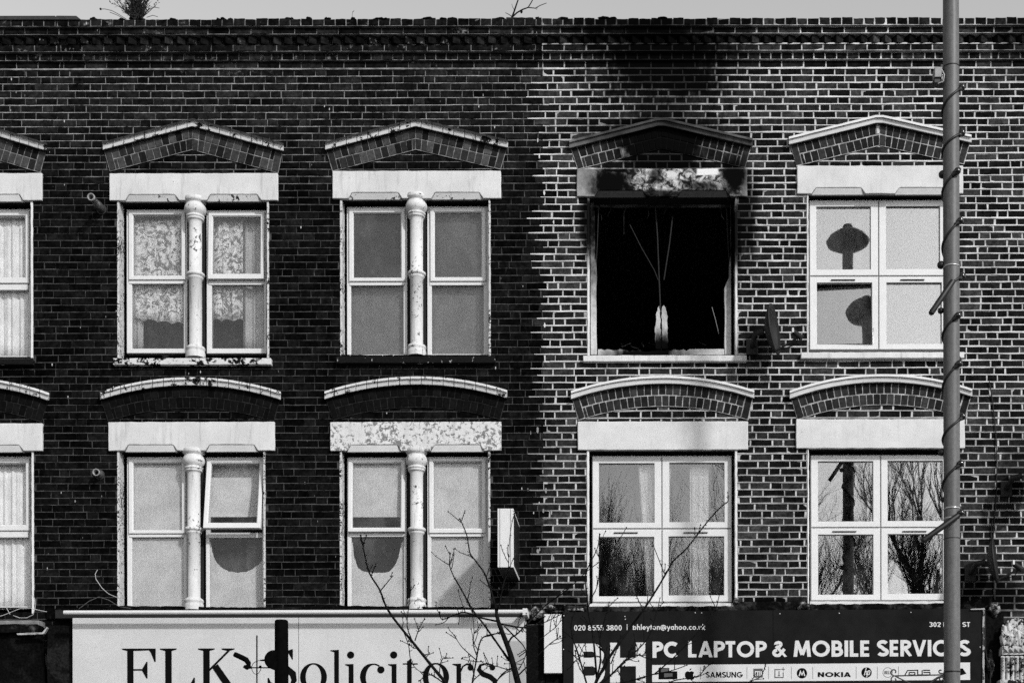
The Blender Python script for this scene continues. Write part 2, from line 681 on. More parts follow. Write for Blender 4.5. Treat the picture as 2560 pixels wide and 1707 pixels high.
# ---- mortar core with openings
walls = {}
for k, (x0, x1) in hx.items():
    yf = .006 if k in old else .0015
    ops = [o for o in OPEN.values() if x0 <= (o[0] + o[1]) / 2 < x1]
    xs = sorted({x0, x1, *[o[0] for o in ops], *[o[1] for o in ops]})
    ys = sorted({125.0, 2434.0, *[o[2] for o in ops], *[o[3] for o in ops]})
    mb = MB()
    for i in range(len(xs) - 1):
        for j in range(len(ys) - 1):
            cx, cy = (xs[i] + xs[i + 1]) / 2, (ys[j] + ys[j + 1]) / 2
            if any(o[0] < cx < o[1] and o[2] < cy < o[3] for o in ops):
                continue
            mb.add([(X(xs[i]), yf, Z(ys[j + 1])), (X(xs[i + 1]), yf, Z(ys[j + 1])), (X(xs[i + 1]), yf, Z(ys[j])), (X(xs[i]), yf, Z(ys[j]))], [(0, 1, 2, 3)])
    for o in ops:
        a, b_, c, d = X(o[0]), X(o[1]), Z(o[3]), Z(o[2])
        for q in (((a, c), (a, d)), ((b_, d), (b_, c)), ((a, d), (b_, d)), ((b_, c), (a, c))):
            (p0, q0), (p1, q1) = q
            mb.add([(p0, yf, q0), (p1, yf, q1), (p1, .3, q1), (p0, .3, q0)], [(0, 1, 2, 3)])
    walls[k] = mb.build('wall', M_mortar_old if k in old else M_mortar_new, houses[k], recalc=False)
    # rooms behind: closed shell per storey
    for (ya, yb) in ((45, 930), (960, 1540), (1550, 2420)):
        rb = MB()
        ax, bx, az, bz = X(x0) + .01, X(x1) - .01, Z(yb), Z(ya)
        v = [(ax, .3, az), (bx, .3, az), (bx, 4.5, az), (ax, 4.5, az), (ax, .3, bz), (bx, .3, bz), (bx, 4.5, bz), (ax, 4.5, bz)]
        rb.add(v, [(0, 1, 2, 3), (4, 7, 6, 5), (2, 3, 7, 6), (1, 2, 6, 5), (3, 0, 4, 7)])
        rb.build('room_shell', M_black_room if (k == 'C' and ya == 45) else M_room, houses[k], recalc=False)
    rb = MB()
    rb.box(X(x0), X(x1), .3, 4.7, Z(44), Z(40))
    rb.build('roof', M_roof, houses[k])


def wave(xw, row):
    return noise.noise(Vector((xw * 1.2, row * .61, 7.3))) * .0050 + noise.noise(Vector((xw * .22, row * .23, 3.1))) * .007


# ---- brick unit
def brick(mb, x0, x1, z0, z1, yf, depth, r, amp=.0030, inset=.0035):
    xs = [x0, x0 + (x1 - x0) * .36, x0 + (x1 - x0) * .66, x1]
    ol = [(x, z0) for x in xs] + [(x, z1) for x in reversed(xs)]
    ol = [(x + r.uniform(-amp, amp), z + r.uniform(-amp, amp)) for x, z in ol]
    cx, cz = (x0 + x1) / 2, (z0 + z1) / 2
    hx_, hz_ = max((x1 - x0) / 2, .004), max((z1 - z0) / 2, .004)
    tx, tz = r.uniform(-.0018, .0018), r.uniform(-.0018, .0018)
    ring0, ring1, ring2 = [], [], []
    for x, z in ol:
        u, v = (x - cx) / hx_, (z - cz) / hz_
        ring0.append((x - inset * u, yf + tx * u + tz * v, z - inset * v))
        ring1.append((x, yf + .0045, z))
        ring2.append((x, yf + depth, z))
    n = 8
    fs = [tuple(range(n))]
    for a in (0, 1):
        fs += [(a * n + i, (a + 1) * n + i, (a + 1) * n + (i + 1) % n, a * n + (i + 1) % n) for i in range(n)]
    mb.add(ring0 + ring1 + ring2, fs)


# ---- lay the courses (Flemish bond)
SL, HL = 54.0, 27.0
laid = {k: [] for k in hx}
bedspans = {k: [] for k in hx}
rowj = [R.choice((R.uniform(-26, 8), R.uniform(-12, 14))) for _ in range(NROW)]
for row in range(-0, NROW):
    yt = BED0 + PITCH * row
    yb = yt + PITCH
    yc = (yt + yb) / 2
    if yt > 1620:
        break
    ops = [o for o in OPEN.values() if o[2] - 2 < yc < o[3] + 2]
    px = XL - 60 + (row % 2) * 40.5 + R.uniform(-5, 5)
    kind = 0
    segs = []
    while px < XR:
        L = (SL if kind == 0 else HL) + R.uniform(-2.0, 2.0)
        segs.append((px, px + L, kind))
        px += L
        kind ^= 1
    cuts = sorted([(o[0], o[1]) for o in ops] + [(-1e5, XL), (XR, 1e5)])
    for a, b_, kd in segs:
        parts = [(a, b_)]
        for c0, c1 in cuts:
            nx = []
            for p0, p1 in parts:
                if p1 <= c0 or p0 >= c1:
                    nx.append((p0, p1))
                else:
                    if c0 - p0 > 7:
                        nx.append((p0, c0))
                    if p1 - c1 > 7:
                        nx.append((c1, p1))
            parts = nx
        for p0, p1 in parts:
            laid[house_at((p0 + p1) / 2, rowj[row])].append((p0, p1, yt, yb, kd == 0 and p1 - p0 > 50, row))
    # bed joint spans at yt
    for k, (x0, x1) in hx.items():
        o2 = sorted([(o[0], o[1]) for o in OPEN.values() if o[2] < yt < o[3] and o[1] > x0 and o[0] < x1])
        a = x0
        if k == 'C':
            a = x0 + rowj[row] + R.choice((R.uniform(-14, 22), R.uniform(-34, 4)))
        e = x1 + (R.uniform(-6, 0) if k == 'B' else 0)
        for c0, c1 in o2:
            if c0 > a:
                bedspans[k].append((a, c0, yt, row))
            a = max(a, c1)
        if e > a:
            bedspans[k].append((a, e, yt, row))

for k in hx:
    isold = k in old
    jx, jz = (.0042, .0040) if isold else (.0066, .0062)
    yf = -.003 if isold else -.0018
    m = M_brick_old if isold else M_brick_new
    rr = random.Random(ord(k))
    # up to 300 whole stretchers, those closest to the eye, as single pieces
    def seen(q):
        cx, cy = (q[0] + q[1]) / 2, (q[2] + q[3]) / 2
        return 0 < cx < 2555 and cy < 1500

    def covered(q):
        cx, cy = (q[0] + q[1]) / 2, (q[2] + q[3]) / 2
        for nme, o in OPEN.items():
            if o[0] - 45 < cx < o[1] + 45 and o[2] - 215 < cy < o[2] + 5:
                return True
            if o[0] - 20 < cx < o[1] + 20 and o[3] - 5 < cy < o[3] + 22:
                return True
        return 2350 < cx < 2425
    cand = [q for q in laid[k] if q[4] and seen(q) and not covered(q)]
    cand.sort(key=lambda q: ((q[0] + q[1]) / 2 - VPX) ** 2 + ((q[2] + q[3]) / 2 - VPY) ** 2)
    single = set(cand[:300])
    var = []
    for i in range(8):
        vb = MB()
        ln, ht = SL * S - 2 * jx, PITCH * S - 2 * jz
        brick(vb, -ln / 2, ln / 2, -ht / 2, ht / 2, yf, .03, rr)
        var.append(vb.mesh('brick', m, False))
    bulk = MB()
    for q in laid[k]:
        x0, x1, z0, z1 = X(q[0]) + jx, X(q[1]) - jx, Z(q[3]) + jz, Z(q[2]) - jz
        xm_ = (x0 + x1) / 2
        dx, dz = rr.uniform(-.0022, .0022), rr.uniform(-.0013, .0013) + (wave(xm_, q[5]) + wave(xm_, q[5] + 1)) / 2
        if q in single:
            o = link('brick', rr.choice(var), walls[k])
            o.location = ((x0 + x1) / 2 + dx, rr.uniform(-.0015, .0015), (z0 + z1) / 2 + dz)
            o.scale = ((x1 - x0) / (SL * S - 2 * jx), 1, 1)
        elif x1 - x0 > .012:
            brick(bulk, x0 + dx, x1 + dx, z0 + dz, z1 + dz, yf + rr.uniform(-.0015, .0015), .03, rr)
    tag(bulk.build('brickwork', m, walls[k], recalc=False), kind='stuff')
    jb = MB()
    for a, b_, yt, row in bedspans[k]:
        n = max(2, int((b_ - a) / 22))
        vs = []
        yfj = .0012 if isold else -.0052
        th = .0056 if isold else .0088
        seed = rr.uniform(0, 99)
        for i in range(n + 1):
            xx = X(a + (b_ - a) * i / n)
            zz = Z(yt) + wave(xx, row) + rr.uniform(-.0011, .0011)
            thin = .78 + .5 * noise.noise(Vector((xx * 2.1, row * 1.7, seed)))
            t0, t1 = th * thin * rr.uniform(.75, 1.3), th * thin * rr.uniform(.75, 1.3)
            if i in (0, n) and not isold:
                t0 *= .7
                t1 *= .7
            vs += [(xx, yfj + .012, zz + t0), (xx, yfj, zz + t0 * .9), (xx, yfj, zz - t1 * .9), (xx, yfj + .012, zz - t1)]
        fs = []
        for i in range(n):
            for j in range(3):
                fs.append((i * 4 + j, i * 4 + j + 1, i * 4 + j + 5, i * 4 + j + 4))
        fs += [(0, 1, 2, 3), (n * 4 + 3, n * 4 + 2, n * 4 + 1, n * 4)]
        jb.add(vs, fs)
    if k == 'C':      # blobs of new pointing smeared over the joint with the old house
        for q in range(14):
            xx, zz = X(rr.uniform(1346, 1390)), Z(rr.uniform(330, 1480))
            w_, h_ = rr.uniform(.006, .016), rr.uniform(.02, .034)
            po = [(xx + w_ * math.cos(a_ * .785) * rr.uniform(.6, 1.2), zz + h_ * math.sin(a_ * .785) * rr.uniform(.7, 1.1)) for a_ in range(8)]
            jb.prism(po, -.0062, .01)
    tag(jb.build('bed_joints', M_bed_old if isold else M_bed_new, walls[k], recalc=False), kind='stuff')

# ---- cornice: courses stepping out, dog-tooth band between
# (top px, bottom px, depth y, unit px)
CORN = [(46, 62.5, -.175, 27.5), (68, 83, -.135, 54), (111, 126, -.085, 54), (132.5, 148, -.040, 27.5), (152.5, 169, -.004, 54)]
for k, (x0, x1) in hx.items():
    isold = k in old
    mm, mo = (M_brick_old, M_mortar_old) if isold else (M_brick_new, M_mortar_new)
    rr = random.Random(ord(k) + 5)
    core = MB()
    for i, (ya, yb, yd, un) in enumerate(CORN):
        core.box(X(x0), X(x1), yd + (.006 if isold else .0035), .28, Z(yb + 1, yd), Z(ya - (0 if i else -2), yd))
    core.box(X(x0), X(x1), -.030, .28, Z(112, -.030), Z(82, -.030))
    cornice = core.build('cornice', mo, houses[k])
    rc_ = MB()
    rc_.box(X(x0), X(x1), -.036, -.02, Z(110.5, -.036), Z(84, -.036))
    rc_.build('recess_shade', M_dark, cornice)  # dark sheet over the mortar: shade between the teeth put into colour
    nsing = 0
    bulk = MB()
    for i, (ya, yb, yd, un) in enumerate(CORN):
        px = x0
        while px < x1 - 3:
            L = un + rr.uniform(-1.5, 1.5)
            if px == x0 and i % 2:
                L *= rr.uniform(.5, .9)
            L = min(L, x1 - px)
            xa, xb = X(px) + (.004 if isold else .006), X(px + L) - (.004 if isold else .006)
            za, zb = Z(yb, yd), Z(ya, yd)
            if i == 0:
                zb += rr.uniform(-.008, .008)
            if xb - xa > .012:
                tgt = MB() if (nsing < 300 and -5 < px < 2540) else bulk
                brick(tgt, xa, xb, za, zb, yd + rr.uniform(-.002, .002), .05, rr, .0028)
                if tgt is not bulk:
                    nsing += 1
                    tgt.build('brick', mm, cornice, recalc=False)
            px += L
    # dog-tooth bricks: set diagonally, a corner pointing out
    px = x0 + 4
    yd = -.03
    while px < x1 - 20:
        tb = MB() if (nsing < 300 and -5 < px < 2540) else bulk
        c = Vector((X(px + 15, -.08), -.058 + rr.uniform(-.006, .006)))
        h = .046
        a0 = rad(-112 + rr.uniform(-9, 9))
        za, zb = Z(110, -.09), Z(87, -.09)
        cs = [(c.x + h * 1.32 * math.cos(a0 + q * math.pi / 2), c.y + h * 1.32 * math.sin(a0 + q * math.pi / 2) - .0) for q in range(4)]
        # taper a little at the foot, worn corners
        vs = [(x, y, za) for x, y in cs] + [(c.x + (x - c.x) * .96, c.y + (y - c.y) * .96, zb) for x, y in cs]
        tb.add(vs, [(0, 1, 5, 4), (1, 2, 6, 5), (2, 3, 7, 6), (3, 0, 4, 7), (4, 5, 6, 7), (3, 2, 1, 0)])
        if tb is not bulk:
            nsing += 1
            tb.build('brick', mm, cornice, bevel=.006)
        px += 30 + rr.uniform(-.6, .6)
    if bulk.v:
        tag(bulk.build('brickwork', mm, cornice, recalc=False), kind='stuff')
    if not isold:
        jb = MB()
        for yy, yd in ((67.2, -.141), (110.0, -.091), (131.0, -.046), (150.8, -.012)):
            n = int((x1 - x0) / 20)
            vs = []
            for i in range(n + 1):
                xx = X(x0 + (x1 - x0) * i / n)
                zz = Z(yy, yd) + rr.uniform(-.002, .002)
                t0 = .0065 * rr.uniform(.5, 1.2)
                vs += [(xx, yd + .02, zz + t0), (xx, yd, zz + t0), (xx, yd, zz - t0), (xx, yd + .02, zz - t0)]
            jb.add(vs, [(i * 4 + j, i * 4 + j + 1, i * 4 + j + 5, i * 4 + j + 4) for i in range(n) for j in range(3)])
        tag(jb.build('bed_joints', M_bed_new, cornice, recalc=False), kind='stuff')
    # thick mortar fillet under the cornice
    fb = MB()
    n = int((x1 - x0) / 15)
    vs = []
    for i in range(n + 1):
        xx = X(x0 + (x1 - x0) * i / n)
        t0 = .0085 * rr.uniform(.75, 1.2)
        zz = Z(171.2, -.008) + noise.noise(Vector((xx * 1.1, 3, ord(k)))) * .004
        vs += [(xx, .01, zz + t0), (xx, -.0085, zz + t0), (xx, -.0085, zz - t0), (xx, .01, zz - t0)]
    fb.add(vs, [(i * 4 + j, i * 4 + j + 1, i * 4 + j + 5, i * 4 + j + 4) for i in range(n) for j in range(3)])
    fb.build('mortar_fillet', M_bed_new if not isold else mat('fillet_old', lambda t, b: setcol(t, b, t.ss(t.noise(6, 5, .7), .3, .7, .04, .22))), cornice, recalc=False)

# coping slab at the far left of the parapet
cp = MB()
cp.prism([(X(XL), Z(47, -.19)), (X(208, -.19), Z(47, -.19)), (X(196, -.19), Z(37.5, -.19)), (X(146, -.19), Z(37, -.19)), (X(145, -.19), Z(40, -.19)), (X(143, -.19), Z(37.2, -.19)), (X(XL), Z(37, -.19))], -.19, .2)
cp.build('coping', plain('coping_stone', .02, .9, .3), houses['A'], bevel=.004)


M_fillet_dark = plain('fillet_dark', .012, .9, .6)
# ------------------------------------------------------------------ arches over the windows
def arch(hkey, kind, left, apex, right, ends, seed, hood=None):
    """left/apex/right: underside of the hood mould (pixels); ends: feet of the arch at the lintel"""
    isold = hkey in old
    rr = random.Random(seed)
    y0 = -.017
    L, A, Rr = Vector(left), Vector(apex), Vector(right)
    if kind == 'gable':
        def path(u):
            return L.lerp(A, u * 2) if u < .5 else A.lerp(Rr, u * 2 - 1)

        def down(u):
            e = Vector(ends[0]) - L if u < .5 else Vector(ends[1]) - Rr
            e = e.normalized()
            k = 1 - abs(u * 2 - 1)
            d = e.lerp(Vector((0, 1)), max(0, k * 1.6 - .6))
            seg = (A - L).normalized() if u < .5 else (Rr - A).normalized()
            nrm = Vector((-seg.y, seg.x))
            d = nrm.lerp(Vector((0, 1)), max(0, k * 4 - 3)) if .12 < u < .88 else e.lerp(nrm, min(1, min(u, 1 - u) / .12))
            return d.normalized() / max(.5, d.normalized().dot(nrm))
    else:
        ax, ay, bx, by, cx, cy = L.x, L.y, A.x, A.y, Rr.x, Rr.y
        dd = 2 * (ax * (by - cy) + bx * (cy - ay) + cx * (ay - by))
        ux = ((ax * ax + ay * ay) * (by - cy) + (bx * bx + by * by) * (cy - ay) + (cx * cx + cy * cy) * (ay - by)) / dd
        uy = ((ax * ax + ay * ay) * (cx - bx) + (bx * bx + by * by) * (ax - cx) + (cx * cx + cy * cy) * (bx - ax)) / dd
        O = Vector((ux, uy))
        rad_ = (L - O).length
        a0, a1 = math.atan2(L.x - ux, uy - L.y), math.atan2(Rr.x - ux, uy - Rr.y)

        def path(u):
            a = a0 + (a1 - a0) * u
            return Vector((ux + rad_ * math.sin(a), uy - rad_ * math.cos(a)))

        def down(u):
            d = (O - path(u)).normalized()
            if u < .06 or u > .94:
                e = (Vector(ends[0]) - L if u < .5 else Vector(ends[1]) - Rr).normalized()
                d = e.lerp(d, min(u, 1 - u) / .06).normalized()
            return d

    H = 26.0
    gap = 3.5
    N = 24

    def pt(u, off):
        p = path(u) + down(u) * off
        return p

    # mortar bed of the arch
    mb = MB()
    vs, fs = [], []
    us = [i / 48 for i in range(49)]
    for u in us:
        a, b_ = pt(u, -3), pt(u, gap + 2 * H + 2.5)
        for yy in (y0 + .005, .03):
            for q in (a, b_):
                vs.append(P(q.x, q.y, yy))
    for i in range(48):
        a, b_ = i * 4, i * 4 + 4
        fs += [(a, a + 1, b_ + 1, b_), (a, b_, b_ + 2, a + 2), (a + 1, a + 3, b_ + 3, b_ + 1)]
    fs += [(0, 2, 3, 1), (48 * 4, 48 * 4 + 1, 48 * 4 + 3, 48 * 4 + 2)]
    mb.add(vs, fs)
    ar = mb.build('gable_arch' if kind == 'gable' else 'segmental_arch', M_vmort_old if isold else M_vmort_new, houses[hkey], recalc=True)
    j = (.0036 if isold else .0052) / S * 1.0
    vm = M_vous_old if isold else M_vous_new

    def vous(u0, u1, r0, r1):
        b2 = MB()
        cs = [pt(u0, r1), pt(u1, r1), pt(u1, r0), pt(u0, r0)]
        c = sum(cs, Vector((0, 0))) / 4
        yy = y0 + rr.uniform(-.002, .001)
        cs = [q + Vector((rr.uniform(-.5, .5), rr.uniform(-.5, .5))) for q in cs]
        ins = [q + (c - q).normalized() * 1.0 for q in cs]
        vs = [P(q.x, q.y, yy) for q in ins] + [P(q.x, q.y, yy + .004) for q in cs] + [P(q.x, q.y, yy + .03) for q in cs]
        f2 = [(0, 1, 2, 3)]
        for a in (0, 4):
            f2 += [(a + i, a + 4 + i, a + 4 + (i + 1) % 4, a + (i + 1) % 4) for i in range(4)]
        b2.add(vs, f2)
        b2.build('brick', vm, ar, recalc=True)
    ln = (A - L).length + (Rr - A).length
    du = 1 / round(ln / 18.3)
    g = j / ln * 1.0
    e = du * .95
    vous(.004, e - g, gap, gap + 2 * H)
    vous(1 - e + g, .996, gap, gap + 2 * H)
    for rowi in range(2):
        u = e + (du * .45 if rowi else 0)
        r0 = gap + rowi * (H + .8) + (j * .8 if rowi else 0)
        if rowi:
            vous(e + g, e + du * .45 - g, r0, r0 + H - j)
        while u < 1 - e - du * .2:
            u1 = min(u + du, 1 - e)
            if abs(u1 - .5) < du * .45 and kind == 'gable':
                u1 = .5
            vous(u + g, u1 - g, r0, r0 + H - j)
            u = u1
    # hood mould: a fillet over a hollow
    tk = 19.0
    fil = 4.5 if (kind == 'gable' and isold) else 5.5
    prof = [(.005, -tk), (-.094, -tk), (-.096, -tk + fil), (-.080, -tk + fil + .6), (-.078, -tk + fil + 2), (-.066, 0), (-.058, 1.5), (.005, 1.5)]
    hm = hood or (M_hood_old if isold else M_hood_new)
    nb = 17 if isold else 5
    for i in range(nb):
        u0, u1 = i / nb, (i + 1) / nb
        gp = (.0016 if isold else .0)
        b2 = MB()
        sub = 5
        vs = []
        jt = rr.uniform(-.004, .004) if isold else 0
        for q in range(sub + 1):
            u = u0 + gp + (u1 - u0 - 2 * gp) * q / sub
            ue = (u - .5) * 1.012 + .5
            p = path(min(max(ue, 0), 1))
            if ue < 0 or ue > 1:
                s_ = path(.01) - path(0) if ue < 0 else path(1) - path(.99)
                p = p + s_ * ((ue if ue < 0 else ue - 1) / .01)
            for (yy, oz) in prof:
                vs.append(P(p.x, p.y + oz + rr.uniform(-.35, .35), yy + (jt if yy < 0 else 0)))
        n = len(prof)
        f2 = []
        for q in range(sub):
            for z_ in range(n):
                f2.append((q * n + z_, q * n + (z_ + 1) % n, (q + 1) * n + (z_ + 1) % n, (q + 1) * n + z_))
        f2 += [tuple(range(n)), tuple(range(sub * n + n - 1, sub * n - 1, -1))]
        b2.add(vs, f2)
        ho = b2.build('moulding_block' if isold else 'hood_mould', hm, ar)
        if kind == 'gable' and isold:      # unpainted lead-dark top fillet
            ho.data.materials.append(M_fillet_dark)
            for pi in range(len(ho.data.polygons)):
                if pi < sub * n and pi % n in (0, 1):
                    ho.data.polygons[pi].material_index = 1
    return ar


arch('B', 'gable', (264, 371), (486, 313), (712, 375), ((279, 426), (701, 431)), 1)
arch('B', 'gable', (820, 372), (1044, 314), (1273, 368), ((835, 426), (1257, 424)), 2)
arch('C', 'gable', (1431, 369), (1658, 312), (1884, 365), ((1449, 424), (1868, 419)), 3, M_hood_burnt)
arch('C', 'gable', (1980, 361), (2204, 306), (2431, 357), ((1995, 414), (2415, 414)), 4)
arch('A', 'gable', (-297, 371), (-74, 314), (121, 374), ((-281, 426), (107, 428)), 5)
arch('B', 'segment', (256, 995), (473, 960), (704, 996), ((272, 1047), (690, 1049)), 6)
arch('B', 'segment', (817, 995), (1047, 959), (1270, 993), ((836, 1048), (1255, 1048)), 7)
arch('C', 'segment', (1434, 995), (1666, 958), (1887, 994), ((1449, 1049), (1875, 1049)), 8)
arch('C', 'segment', (1981, 995), (2206, 955), (2432, 991), ((1996, 1046), (2417, 1043)), 9)
arch('A', 'segment', (-300, 998), (-80, 960), (125, 998), ((-284, 1050), (108, 1050)), 10)


# ------------------------------------------------------------------ lintels
def lintel(hkey, x0, x1, y0, y1, m, notches, seed, label=None, cham=None):
    yf = -.032
    pts = [(x0, y1)]
    for a, b_ in notches:
        pts += [(a, y1), (a + 9, y1 - 13), (a + 13, y1 - 15), (b_ - 13, y1 - 15), (b_ - 9, y1 - 13), (b_, y1)]
    pts += [(x1, y1), (x1, y0), (x0, y0)]
    poly = [(X(a, yf), Z(b_, yf)) for a, b_ in pts]
    mb = MB()
    mb.prism(rough_edge(poly, .06, .0022, seed), yf, .022)
    o = mb.build('lintel', m, houses[hkey], bevel=.007)
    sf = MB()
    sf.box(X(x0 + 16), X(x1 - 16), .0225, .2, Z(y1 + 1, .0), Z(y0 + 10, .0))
    sf.build('soffit_shade', M_dark, o)  # near-black slab: the shade under the lintel put into its colour
    if label:
        o['label'] = label
    for a, b_ in notches:
        c = MB()
        ya, yb = yf + .005, yf + .026
        za, zb = Z(y1 - 14.0, yf), Z(y1 + 3, yf + .026)
        xa, xb = X(a + 11, yf), X(b_ - 11, yf)
        xc, xd = X(a + 1, yf), X(b_ - 1, yf)
        c.add([(xa, ya, za), (xb, ya, za), (xd, yb, zb), (xc, yb, zb), (xa, .021, za), (xb, .021, za), (xd, .021, zb), (xc, .021, zb)],
              [(0, 1, 2, 3), (4, 7, 6, 5), (0, 4, 5, 1), (3, 2, 6, 7), (0, 3, 7, 4), (1, 5, 6, 2)])
        c.build('recessed_moulding', cham or M_hood_old, o)
    return o


M_cham_old = white_paint('paint_recess', .42, .34, .01, scale=18)
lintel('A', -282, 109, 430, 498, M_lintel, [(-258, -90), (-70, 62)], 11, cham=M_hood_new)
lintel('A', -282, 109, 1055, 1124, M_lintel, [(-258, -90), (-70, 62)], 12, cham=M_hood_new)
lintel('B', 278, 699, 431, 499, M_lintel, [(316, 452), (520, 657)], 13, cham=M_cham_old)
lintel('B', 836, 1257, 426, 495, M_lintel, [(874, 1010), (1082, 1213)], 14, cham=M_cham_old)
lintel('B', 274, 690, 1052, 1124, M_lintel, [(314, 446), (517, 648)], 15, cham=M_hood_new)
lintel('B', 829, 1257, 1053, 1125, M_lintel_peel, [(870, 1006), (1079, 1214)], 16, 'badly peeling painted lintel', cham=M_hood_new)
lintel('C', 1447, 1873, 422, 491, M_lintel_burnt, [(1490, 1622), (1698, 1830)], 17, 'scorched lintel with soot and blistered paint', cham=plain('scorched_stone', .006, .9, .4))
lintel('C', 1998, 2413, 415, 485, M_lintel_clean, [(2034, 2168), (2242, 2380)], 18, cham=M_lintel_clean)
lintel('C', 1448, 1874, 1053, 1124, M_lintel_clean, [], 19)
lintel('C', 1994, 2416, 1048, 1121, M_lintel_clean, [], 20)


# ------------------------------------------------------------------ jambs and sills
def jambs(hkey, x0, x1, y0, y1, m, wpx=5):
    for k, (a, b_) in enumerate(((x0, x0 + wpx), (x1 - wpx, x1))):
        mb = MB()
        poly = [(X(a), Z(y1)), (X(b_), Z(y1)), (X(b_), Z(y0)), (X(a), Z(y0))]
        mb.prism(rough_edge(poly, .045, .0022, int(a)), -.009, .14)
        mb.build('jamb', m, houses[hkey], bevel=.003)


jambs('A', -260, 87, 497, 893, M_hood_new)
jambs('A', -260, 88, 1122, 1531, M_hood_new)
jambs('B', 298, 677, 497, 893, M_jamb_peel)
jambs('B', 855, 1231, 492, 889, M_jamb_peel)
jambs('B', 297, 667, 1122, 1520, M_jamb_peel)
jambs('B', 853, 1229, 1123, 1520, M_jamb_peel)
jambs('C', 1473, 1847, 488, 889, M_jamb_clean)
jambs('C', 2022, 2396, 484, 882, M_jamb_clean, 3.5)
jambs('C', 1471, 1846, 1122, 1518, M_jamb_clean)
jambs('C', 2022, 2398, 1119, 1513, M_jamb_clean, 3.5)


def sill(hkey, x0, x1, y0, y1, m, yf=-.062):
    mb = MB()
    poly = [(X(x0, yf), Z(y1, yf)), (X(x1, yf), Z(y1, yf)), (X(x1, yf), Z(y0, yf)), (X(x0, yf), Z(y0, yf))]
    mb.prism(rough_edge(poly, .06, .002, int(x0 + y0)), yf, .16)
    return mb.build('sill', m, houses[hkey], bevel=.006)


sill('A', -290, 85, 894, 908, M_sill_dark)
sill('B', 286, 681, 893, 909, M_sill_old)
sill('B', 844, 1242, 889, 906, M_sill_dark)
sill('C', 1462, 1871, 888, 903, M_sill_new)
sill('C', 2007, 2415, 881, 896, M_sill_new)
sill('C', 1476, 1838, 1507, 1516, M_sill_new, -.02)
sill('C', 2028, 2400, 1503, 1512, M_sill_new, -.02)
sill('A', -280, 100, 1547, 1562, plain('sill_grey', .12, .9, .5, scale=7), -.16)


# ------------------------------------------------------------------ windows
YW = .105          # face of the window frames


def rect(px0, px1, py0, py1, y):
    return (X(px0, y), X(px1, y), Z(py1, y), Z(py0, y))


def pane(parent, px0, px1, py0, py1, m, y, hinge=None, ang=0):
    b = MB()
    r = rect(px0, px1, py0, py1, y)
    if hinge is not None:
        b.box(r[0], r[1], y - hinge[0], y - hinge[0] + .006, r[2] - hinge[1], r[3] - hinge[1])
        o = b.build('pane', m, parent)
        o.location = (0, hinge[0], hinge[1])
        o.rotation_euler = (ang, 0, 0)
    else:
        b.box(r[0], r[1], y, y + .006, r[2], r[3])
        o = b.build('pane', m, parent)
    return o


def sash(parent, o, i, m, y, bev=.010, hinge=None, ang=0, yd=.05):
    b = MB()
    ro, ri = rect(*o, y), rect(*i, y)
    b.ring(ro, ri, y, y + yd, bev, .014)
    if hinge is not None:
        b.v = [(x, yy - hinge[0], z - hinge[1]) for x, yy, z in b.v]
    ob = b.build('sash', m, parent)
    if hinge is not None:
        ob.location = (0, hinge[0], hinge[1])
        ob.rotation_euler = (ang, 0, 0)
    return ob


def pair_light(hkey, x0, x1, y0, y1, up, lo, mid, gu, gl, ang=0):
    """one plastic unit: opening light above, fixed light below. up/lo = glass rects, mid = (y of sash foot, y of transom foot)"""
    b = MB()
    outer = rect(x0, x1, y0, y1, YW)
    b.ring(outer, rect(up[0] - 3, up[1] + 3, up[2] - 4, mid[0], YW), YW + .012, YW + .07)
    bb = MB()
    f = MB()
    # outer frame as one ring around both lights plus a transom
    f.ring(outer, rect(min(up[0] - 4, lo[0]), max(up[1] + 4, lo[1]), y0 + 8, lo[3], YW), YW + .010, YW + .07, .006, .008)
    fr = f.build('window', M_upvc, houses[hkey])
    t = MB()
    r = rect(x0 + 6, x1 - 6, mid[0] + .8, lo[2], YW)
    t.box(r[0], r[1], YW + .004, YW + .06, r[2], r[3])
    t.build('transom', M_upvc, fr, bevel=.004)
    hinge = (YW - .012, Z(y0 + 6, YW)) if ang else None
    sash(fr, (up[0] - 11, up[1] + 11, y0 + 5, mid[0]), up, M_upvc, YW - .012, .012, hinge, ang)
    pane(fr, up[0] - 3, up[1] + 3, up[2] - 3, up[3] + 3, gu, YW + .012, hinge, ang)
    pane(fr, lo[0] - 3, lo[1] + 3, lo[2] - 3, lo[3] + 3, gl, YW + .03)
    return fr


def column(hkey, cx, y0, y1, ym):
    yc = .045
    s = S * (D + yc) / D

    def z(py):
        return Z(py, yc)
    h = y1 - y0
    pr = [(26, y0 - 3), (27, y0), (27.5, y0 + 4), (26, y0 + 8), (22, y0 + 10), (23, y0 + 14), (26, y0 + 20), (27, y0 + 27), (25, y0 + 34), (20, y0 + 39), (19, y0 + 41), (22.5, y0 + 42),
          (22.5, y0 + 46), (20, y0 + 47), (21, y0 + 49), (21, y0 + 52), (18.5, y0 + 53), (17, y0 + 56), (16, y0 + 60), (15.6, ym - 4), (19, ym - 3), (22.5, ym), (23, ym + 3), (21.5, ym + 6), (18.5, ym + 7),
          (19.5, ym + 9), (18.5, ym + 13), (16, ym + 15), (15.6, y1 - 30), (17, y1 - 27), (21, y1 - 25), (23.5, y1 - 22), (24, y1 - 18), (21.5, y1 - 15), (23, y1 - 12), (24, y1 - 6), (24, y1 + 3)]
    pr = [(r * s, z(py)) for r, py in pr]
    b = MB()
    b.lathe((X(cx, yc), yc), list(reversed(pr)), 28)
    o = b.build('column', M_column, houses[hkey])
    md = MB()      # mullion behind the column, in deep gap
    r = rect(cx - 24, cx + 24, y0, y1, .14)
    md.box(r[0], r[1], .14, .2, r[2], r[3])
    md.build('mullion', M_dark, houses[hkey])
    return o


